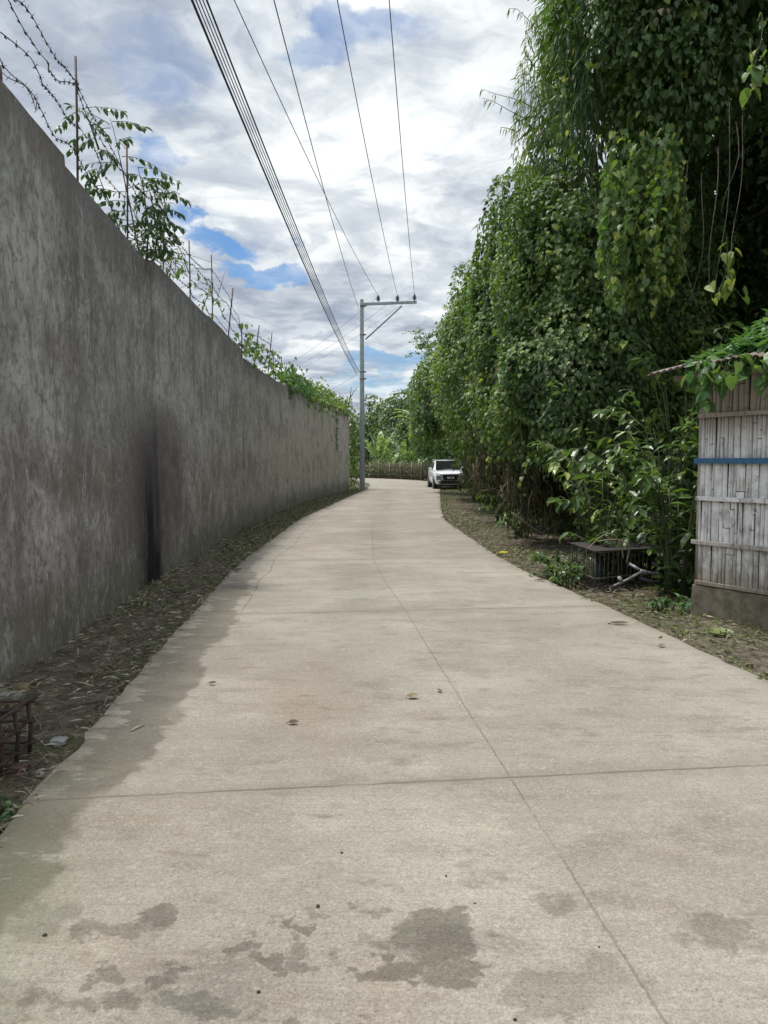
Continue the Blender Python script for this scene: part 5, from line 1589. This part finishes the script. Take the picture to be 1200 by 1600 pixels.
for a, b_, lab in (((115, 1071), (147, 1077), 'bleached stick lying across the soil below the wall'), ((45, 1073), (72, 1062), 'slanting pale stick close to the wall foot'), ((108, 1111), (160, 1100), 'long brown stick on the soil near the road edge'), ((165, 960), (190, 975), 'short pale stick on the soil farther along the wall')):
    p, q = Vector(G(*a, -.03)), Vector(G(*b_, -.03)); mb = MB(); mb.tube([Vector((0, 0, .02)), (q - p) * .5 + Vector((0, 0, .03)), q - p + Vector((0, 0, .02))], [.008, .009, .006], 5)
    tag(mb.build('stick', simple('bleached_stick', (.38, .33, .24), .8) if 'pale' in lab or 'bleached' in lab else STEM, None, p), lab, 'stick')

# ------------------------------------------------------------------ litter and grass on the verges (uncountable)
def verge_points(n, side, g, d0=2.0, d1=46.0):
    D = d0 * (d1 / d0) ** (g.random(n) ** 1.15)
    if side < 0:
        a, b_ = xw(D) + .03, xl(D) + .03
        b_ = np.where((D > 38), b_ + .05, b_)
    else:
        a, b_ = xr(D) - .03, np.where(D < 7.2, xr(D) + 2.2, np.maximum(xr(D) + .9, np.interp(D, [7, 9, 12, 17, 34, 40], [4.0, 3.9, 3.9, 4.3, 4.6, 4.8])))
    t = g.random(n)
    x = a + (b_ - a) * t
    return x, D, t


def litter(side, n, seed, name):
    g = np.random.default_rng(seed); cl = Cloud()
    x, D, t = verge_points(n, side, g)
    keep = np.ones(n, bool)
    if side > 0:
        rel = (x - A0.x) * (-.854) + (D - A0.y) * (-.52)
        keep &= ~((D < 8.2) & (rel < .06))
    x, D = x[keep], D[keep]; m = len(x)
    z = np.where((x > xl(D) - .02) & (x < xr(D) + .02), 0.0, gz(x, D))
    for kind, lo, hi, sz in (('scrap', 0, .55, .085), ('ellip', .55, .75, .10), ('blade', .75, 1.0, .2)):
        sel = (np.arange(m) / m >= lo) & (np.arange(m) / m < hi); k = sel.sum()
        rv = g.normal(size=(k, 3)); A = rv * np.array([1, 1, .18]); N = np.array([0, 0, 1.0]) + g.normal(size=(k, 3)) * .42
        s_ = sz * (.35 + .9 * g.random(k) ** 1.6) * np.clip(.75 + D[sel] / 30, .75, 1.5)
        cl.put(kind, np.stack([x[sel], D[sel], z[sel] + .016 + .03 * g.random(k)], -1), A, N, s_, np.clip(.22 + .8 * g.random(k) ** 1.1, 0, 1), s_ * (.75 if kind != 'blade' else .8))
    o = cl.build(name, DRYLEAF, None, (0, 0, 0)); tag(o, 'dead leaves, bark strips and twigs scattered along the soil ' + ('below the wall' if side < 0 else 'beside the thicket'), 'leaf litter', kind='stuff')


litter(-1, 15000, 801, 'leaf_litter'); litter(1, 20000, 802, 'leaf_litter')


def grass(side, n, seed, h, dens_off):
    g = np.random.default_rng(seed); cl = Cloud()
    x, D, t = verge_points(n, side, g, 2.2, 60 if side > 0 else 46)
    pat = fbm(np.stack([x * 1.6, D * .9, 0 * x], -1) + seed, 3)
    edge = (t > .8) if side < 0 else (t < .12)
    far = np.clip((D - 8) / 10, 0, 1) if side < 0 else 0 * D
    keep = pat + .35 * edge + .8 * far - np.where(D > 6.5, 0, .1) > dens_off
    if side > 0:
        rel = (x - A0.x) * (-.854) + (D - A0.y) * (-.52); keep &= ~((D < 8.2) & (rel < .08))
    x, D = x[keep], D[keep]; m = len(x); z = gz(x, D)
    rv = g.normal(size=(m, 3))
    s_ = h * (.4 + .9 * g.random(m)) * np.clip(.8 + D / 30, .8, 1.9)
    cl.put('blade', np.stack([x, D, z - .01], -1), np.array([0, 0, .8]) + rv * .55, rv + np.array([0, -.4, .4]), s_, np.clip(.45 + .3 * g.normal(size=m), 0, 1), s_ * 1.5)
    # small round ground leaves
    k = m // 3; rv = g.normal(size=(k, 3)); q = g.integers(0, m, k)
    s2 = .035 * (.5 + g.random(k)) * np.clip(.9 + D[q] / 14, .9, 2.2)
    cl.put('ellip', np.stack([x[q] + rv[:, 0] * .05, D[q] + rv[:, 1] * .05, z[q] + .02 + .03 * g.random(k)], -1), rv * np.array([1, 1, .4]), np.array([0, 0, 1.0]) + rv[:, ::-1] * .35, s2, np.clip(.5 + .3 * g.normal(size=k), 0, 1))
    o = cl.build('grass', GRASSM, None, (0, 0, 0)); tag(o, 'sparse short green grass and ground leaves along the ' + ('verge below the wall' if side < 0 else 'verge before the thicket'), 'grass', kind='stuff')


grass(-1, 26000, 811, .05, .2); grass(1, 44000, 812, .075, -.02)

# ------------------------------------------------------------------ parked car
WHITE = simple('white_car_paint', (.78, .79, .80), .22, 0, var=.04, scale=2)
bsdf = WHITE.node_tree.nodes['Principled BSDF']; bsdf.inputs['Coat Weight'].default_value = .6
GLASS = simple('dark_car_glass', (.012, .014, .016), .08, 0, var=.1, spec=.7)
BLK = simple('black_trim', (.018, .018, .02), .4, 0, var=.2)
TYRE = simple('tyre_rubber', (.02, .02, .02), .85, 0, var=.2)
ALLOY = simple('alloy', (.4, .41, .43), .35, .8, var=.2)
CHROME = simple('satin_silver', (.5, .51, .53), .3, .7, var=.1)
LENS = simple('headlamp_lens', (.26, .28, .31), .15, .3, var=.3, scale=20)
car = empty('parked_car', (3.68, 44.2, 0), 'white sport utility car parked half on the verge under the vines', 'car', rz=R(2.5))
car.rotation_euler = (R(0), R(-1.2), R(2.5)); car.location = (3.72, 44.4, -.03)
# local frame: -y is the nose
def sec(y, zb, zt, xs_, xt, zmid=None, n=0):
    zm = zmid or (zb + zt) / 2
    half = [(0.0, zb), (xs_ * .86, zb), (xs_ * .97, zb + .1), (xs_, zm), (xs_ * .985, zt - .1), (xt, zt), (xt * .6, zt + .035), (0.0, zt + .05)]
    full = half + [(-x, z) for x, z in half[-2:0:-1]]
    return [Vector((x, y, z)) for x, z in full]
mb = MB()
mb.loft([sec(-2.27, .48, .78, .60, .50), sec(-2.22, .34, .92, .76, .66), sec(-2.08, .28, 1.0, .85, .72), sec(-1.8, .26, 1.04, .885, .76), sec(-1.1, .26, 1.1, .895, .8), sec(-.6, .26, 1.12, .895, .82), sec(.6, .26, 1.12, .895, .83), sec(1.5, .27, 1.14, .89, .82), sec(2.05, .32, 1.14, .86, .8), sec(2.22, .45, 1.05, .78, .72)])
body = mb.build('body', WHITE, car)
sb = body.modifiers.new('smooth', 'SUBSURF'); sb.levels = 1; sb.render_levels = 1
def csec(y, z0, z1, w0, w1):
    half = [(w0, z0), (w0 - (w0 - w1) * .3, z0 + (z1 - z0) * .4), (w1, z1 - .08), (w1 - .1, z1 - .01), (0, z1 + .02)]
    return [Vector((x, y, z)) for x, z in half] + [Vector((-x, y, z)) for x, z in half[-2::-1]]
mb = MB()
mb.loft([csec(-1.3, 1.08, 1.12, .80, .76), csec(-.42, 1.08, 1.58, .82, .66), csec(-.1, 1.08, 1.68, .82, .65), csec(.6, 1.08, 1.72, .82, .65), csec(1.4, 1.08, 1.70, .82, .65), csec(1.8, 1.08, 1.64, .80, .64), csec(2.15, 1.08, 1.14, .78, .72)])
mb.build('cabin', WHITE, car)
def quad(P, name, m, par=car, th=.012, nrm=None):
    mb = MB(); P = [Vector(p) for p in P]; nn = nrm or (P[1] - P[0]).cross(P[2] - P[0]).normalized()
    n = len(P); Q = P + [p + nn * th for p in P]
    mb.add(Q, [tuple(range(n)), tuple(range(2 * n - 1, n - 1, -1))] + [(i, (i + 1) % n, n + (i + 1) % n, n + i) for i in range(n)])
    return mb.build(name, m, par)
quad([(-.73, -1.22, 1.165), (.73, -1.22, 1.165), (.60, -.32, 1.64), (-.60, -.32, 1.64)], 'windscreen', GLASS, nrm=Vector((0, -.55, .83)), th=.035)
for s in (-1, 1):
    quad([(s * .79, -.62, 1.17), (s * .80, .32, 1.17), (s * .665, .32, 1.60), (s * .675, -.12, 1.60)], 'side_window', GLASS, nrm=Vector((s, 0, .25)), th=.045)
    quad([(s * .80, .40, 1.17), (s * .795, 1.2, 1.17), (s * .665, 1.15, 1.60), (s * .665, .40, 1.60)], 'side_window', GLASS, nrm=Vector((s, 0, .25)), th=.045)
    mb = MB(); mb.loft([[Vector((s * (.86 + dx), -.55 + dy * k2, 1.22 + dz)) for dx, dz in ((0, -.06), (.2, -.06), (.22, .04), (.03, .06))] for dy, k2 in ((0, 1), (.09, 1))]); mb.build('mirror', WHITE, car, bevel=.015)
    mb = MB(); mb.tube([(s * .6, -.05, 1.72), (s * .6, .3, 1.765), (s * .6, 1.3, 1.755), (s * .6, 1.55, 1.70)], .02, 6); mb.build('roof_rail', CHROME, car)
    quad([(s * .80, -2.17, .83), (s * .53, -2.275, .83), (s * .53, -2.275, .70), (s * .50, -2.28, .58), (s * .80, -2.17, .58)], 'headlight', LENS, nrm=Vector((s * .3, -1, 0)).normalized(), th=.03)
    quad([(s * .86, -2.04, .985), (s * .50, -2.24, .92), (s * .50, -2.25, .885), (s * .86, -2.06, .93)], 'running_light', CHROME, nrm=Vector((s * .3, -1, .1)).normalized(), th=.03)
    quad([(s * .50, -2.285, .60), (s * .58, -2.275, .88), (s * .47, -2.29, .88), (s * .43, -2.295, .56)], 'grille_trim', CHROME, nrm=Vector((0, -1, 0)), th=.035)
    mb = MB(); mb.lathe((s * .62, -2.26, .45), [(.085, 0), (.09, .03), (.06, .045)], 12, axis=(0, -1, 0)); mb.build('fog_lamp', LENS, car)
    for y in (-1.42, 1.38):
        mb = MB(); mb.lathe((s * .80, y, .345), [(.40, 0), (.405, .06), (.405, .105), (.36, .107)], 22, axis=(s, 0, 0)); mb.build('wheel_arch', BLK, car)
        mb = MB(); mb.lathe((s * .70, y, .345), [(.22, 0), (.33, 0), (.345, .03), (.345, .20), (.325, .225), (.23, .228)], 24, axis=(s, 0, 0)); wh = mb.build('wheel', TYRE, car)
        mb = MB(); mb.lathe((s * .90, y, .345), [(.225, 0), (.23, .02), (.2, .024)], 20, axis=(s, 0, 0))
        for k in range(6):
            an = k * math.pi / 3; c_ = Vector((s * .925, y, .345)); mb.tube([c_, c_ + Vector((0, math.cos(an) * .2, math.sin(an) * .2))], .02, 5)
        mb.build('rim', ALLOY, wh)
quad([(-.47, -2.295, .885), (.47, -2.295, .885), (.42, -2.30, .56), (-.42, -2.30, .56)], 'grille', BLK, nrm=Vector((0, -1, 0)), th=.03)
mb = MB()
for z in (.84, .76, .66): mb.box((0, -2.335, z), (.86, .012, .018))
mb.build('grille_bar', simple('dark_chrome', (.12, .12, .13), .3, .8), car)
quad([(-.2, -2.345, .745), (.2, -2.345, .745), (.2, -2.345, .635), (-.2, -2.345, .635)], 'number_plate', simple('plate_white', (.55, .56, .56), .5), nrm=Vector((0, -1, 0)), th=.012)
quad([(-.62, -2.25, .525), (.62, -2.25, .525), (.66, -2.20, .33), (-.66, -2.20, .33)], 'lower_intake', BLK, nrm=Vector((0, -1, 0)), th=.035)
mb = MB(); mb.box((0, -2.26, .545), (1.1, .09, .035)); mb.box((0, -2.22, .31), (.86, .12, .05)); mb.build('bumper_trim', CHROME, car, bevel=.01)
mb = MB(); mb.box((0, -1.29, 1.15), (1.36, .1, .02)); mb.build('cowl', BLK, car)
mb = MB()
for x in (-.35, .1): mb.tube([(x, -1.24, 1.2), (x + .42, -1.1, 1.28)], .012, 4)
mb.build('wiper', BLK, car)
mb = MB(); mb.box((0, 0, .24), (1.5, 3.9, .08)); mb.build('underbody', BLK, car)

# ------------------------------------------------------------------ far end: fence, banana plants, trees
FST = simple('old_bamboo_stake', (.14, .105, .07), .85, 0, col2=(.07, .055, .035), scale=3)
fp = catmull([(7.5, 58.5), (4.9, 62.5), (2.7, 66.8), (0, 71), (-2.5, 74.3), (-7, 79), (-15, 85)], 14)
fe = empty('bamboo_fence', (2.7, 66.8, -.12), 'rough brown fence of bamboo stakes following the outside of the bend', 'fence')
mb = MB(); g = random.Random(21); fo = Vector(fe.location)
arc = np.concatenate([[0], np.cumsum(np.linalg.norm(np.diff(fp, axis=0), axis=1))])
def fpt(s): return Vector((float(np.interp(s, arc, fp[:, 0])), float(np.interp(s, arc, fp[:, 1])), -.12))
s = 0.0
while s < arc[-1]:
    p = fpt(s) - fo; h = 1.55 * g.uniform(.82, 1.12)
    mb.tube([p, p + Vector((g.uniform(-.05, .05), g.uniform(-.05, .05), h))], [.03, .024], 5); s += g.uniform(.06, .13)
mb.build('stakes', FST, fe)
mb = MB(); s = 0.4
while s < arc[-1]:
    p = fpt(s) - fo + Vector((-.08, -.08, 0)); mb.tube([p, p + Vector((g.uniform(-.05, .05), 0, 1.75 * g.uniform(.9, 1.1)))], [.06, .05], 6); s += g.uniform(1.3, 2.0)
mb.build('post', simple('grey_post', (.24, .21, .16), .85, 0, scale=4), fe)
mb = MB()
for z in (.45, 1.2): mb.tube([fpt(q) - fo + Vector((-.05, -.05, z + .04 * math.sin(q * 2))) for q in np.linspace(0, arc[-1], 60)], .025, 5)
mb.build('rail', FST, fe)
cl = Cloud(); g = np.random.default_rng(33)
m = 5200; ss = g.random(m) * arc[-1]; q = np.stack([np.interp(ss, arc, fp[:, 0]), np.interp(ss, arc, fp[:, 1]), .9 + .5 * g.normal(size=m)], -1) + g.normal(size=(m, 3)) * np.array([.25, .25, .18]) + np.array([.2, .25, 0])
q[:, 2] = np.clip(q[:, 2], -.1, 2.3); rv = g.normal(size=(m, 3))
cl.put('simple', q, np.array([-.2, -.2, -.6]) + rv * .5, np.array([-.3, -.6, .6]) + rv[:, ::-1] * .4, .16 * (.6 + .8 * g.random(m)), np.clip(.35 + .3 * g.normal(size=m), 0, 1))
o = cl.build('fence_creeper', VINE, None, (2.7, 66.8, -.12)); tag(o, 'low dark creeper growing through the bamboo fence at the bend', 'creeper')


def banana(x, y, h, n, L, seed, label, tint=0.0, droop=1.0):
    g = random.Random(seed); b = (x, y, -.12)
    root = empty('banana_plant', b, label, 'banana plant', 'banana plants behind the fence')
    mb = MB(); mb.tube([(0, 0, -.1), (.03, 0, h * .5), (.05, .02, h)], [.13, .1, .06], 8); mb.build('stem', simple('banana_stem', (.16, .17, .08), .7, 0, col2=(.1, .08, .05), scale=4), root)
    for k in range(n):
        an = 6.28 * k / n * 1.618 * 2 + g.uniform(-.3, .3)
        d = Vector((math.cos(an), math.sin(an), g.uniform(1.0, 2.6) if k % 3 else 4.0))
        Lk = L * g.uniform(.8, 1.15); arc_ = twig_arc(Vector((.05, .02, h - .1)), d, Lk, g.uniform(.9, 1.9) * droop, 14, g, .02)
        cl = Cloud(); V, Fa, T = [], [], []
        wmax = .21 * L / 2.0 * g.uniform(.85, 1.1) * 1.1
        cl.tube(arc_, [.03 - .0016 * i for i in range(len(arc_))], .9, 4)
        for i in range(3, len(arc_) - 1):
            t0, t1 = (i - 3) / (len(arc_) - 4), (i - 2) / (len(arc_) - 4)
            wd0, wd1 = wmax * math.sin(math.pi * (.08 + .9 * t0)) ** .6, wmax * math.sin(math.pi * min(.99, .08 + .9 * t1)) ** .6
            a, b2 = arc_[i], arc_[i + 1]; ax = (b2 - a).normalized(); sd = ax.cross(Vector((0, 0, 1)))
            if sd.length < .1: sd = Vector((-math.sin(an), math.cos(an), 0))
            sd.normalize(); up = sd.cross(ax)
            for s_ in (-1, 1):
                tear = g.uniform(-.25, .05); rip = g.choice([0, 0, .04, .08])
                e0 = a + sd * s_ * wd0 + up * (wd0 * (.25 + tear)) + ax * rip; e1 = b2 + sd * s_ * wd1 + up * (wd1 * (.25 + tear)) - ax * rip * .5
                n0 = cl.n; cl.V.append(np.array([a, b2, e1, e0])); cl.F.append(np.array([[0, 1, 2], [0, 2, 3]]) + n0); cl.T.append(np.full(2, min(1, max(0, .45 + tint + g.gauss(0, .22))))); cl.n += 4
        cl.build('leaf', BANANA, root)
    return root


for i, (px, D, h, n, L, t, lab) in enumerate(((592, 75.0, 2.6, 8, 2.4, .15, 'tallest pale banana plant just beyond the pole, its leaves fanning upright'), (609, 77, 1.5, 6, 1.8, .0, 'shorter banana plant close behind the fence next to the fanning one'),
                                              (629, 73.5, 2.2, 7, 1.9, .0, 'banana plant behind the middle of the fence'), (650, 71, 1.4, 6, 1.6, .05, 'banana plant behind the fence near the car'),
                                              (650, 70.5, 5.4, 9, 2.7, .3, 'high banana plant whose big pale leaf hangs out against the dark trees'))):
    banana((px - 600) / F * D, D, h * .6 if h < 4 else h, n, L * (1.55 if h < 4 else 1.1), 500 + i, lab, t, .62 if h < 4 else 1.0)
for i, (px, D, hpx, w_, lab) in enumerate(((604, 96, 622, 4.0, 'dark round tree beyond the banana plants, closest past the pole'), (636, 92, 612, 3.8, 'dark round tree beyond the banana plants, touching the vine thicket'), (566, 100, 650, 3.6, 'low dark tree far behind the pole'),
                                           (668, 84, 606, 3.2, 'dark tree squeezed between the far round trees and the thicket'), (620, 84, 668, 2.6, 'low leafy tree just behind the banana plants'), (540, 98, 668, 3.6, 'low dark tree peeping over the far end of the wall'))):
    x = (px - 600) / F * D; top = EYE + (722 - hpx) * D / F
    h2 = max(top * .42, 1.6)
    vine_tree((x, D), [((x, D, top - h2 * .95), (w_, 2.6, h2)), ((x + w_ * .55, D - 1, top - h2 * 1.35), (w_ * .6, 2, h2 * .7)), ((x - w_ * .55, D - .6, top - h2 * 1.45), (w_ * .6, 2, h2 * .75)), ((x, D - 1.2, 1.4), (w_ * 1.1, 1.6, 1.7))],
              lab, 17, .38, 600 + i, kind='simple', name='background_tree', group='trees beyond the bend', face=(0, -1, .2), tint=-.12, r0=.2)
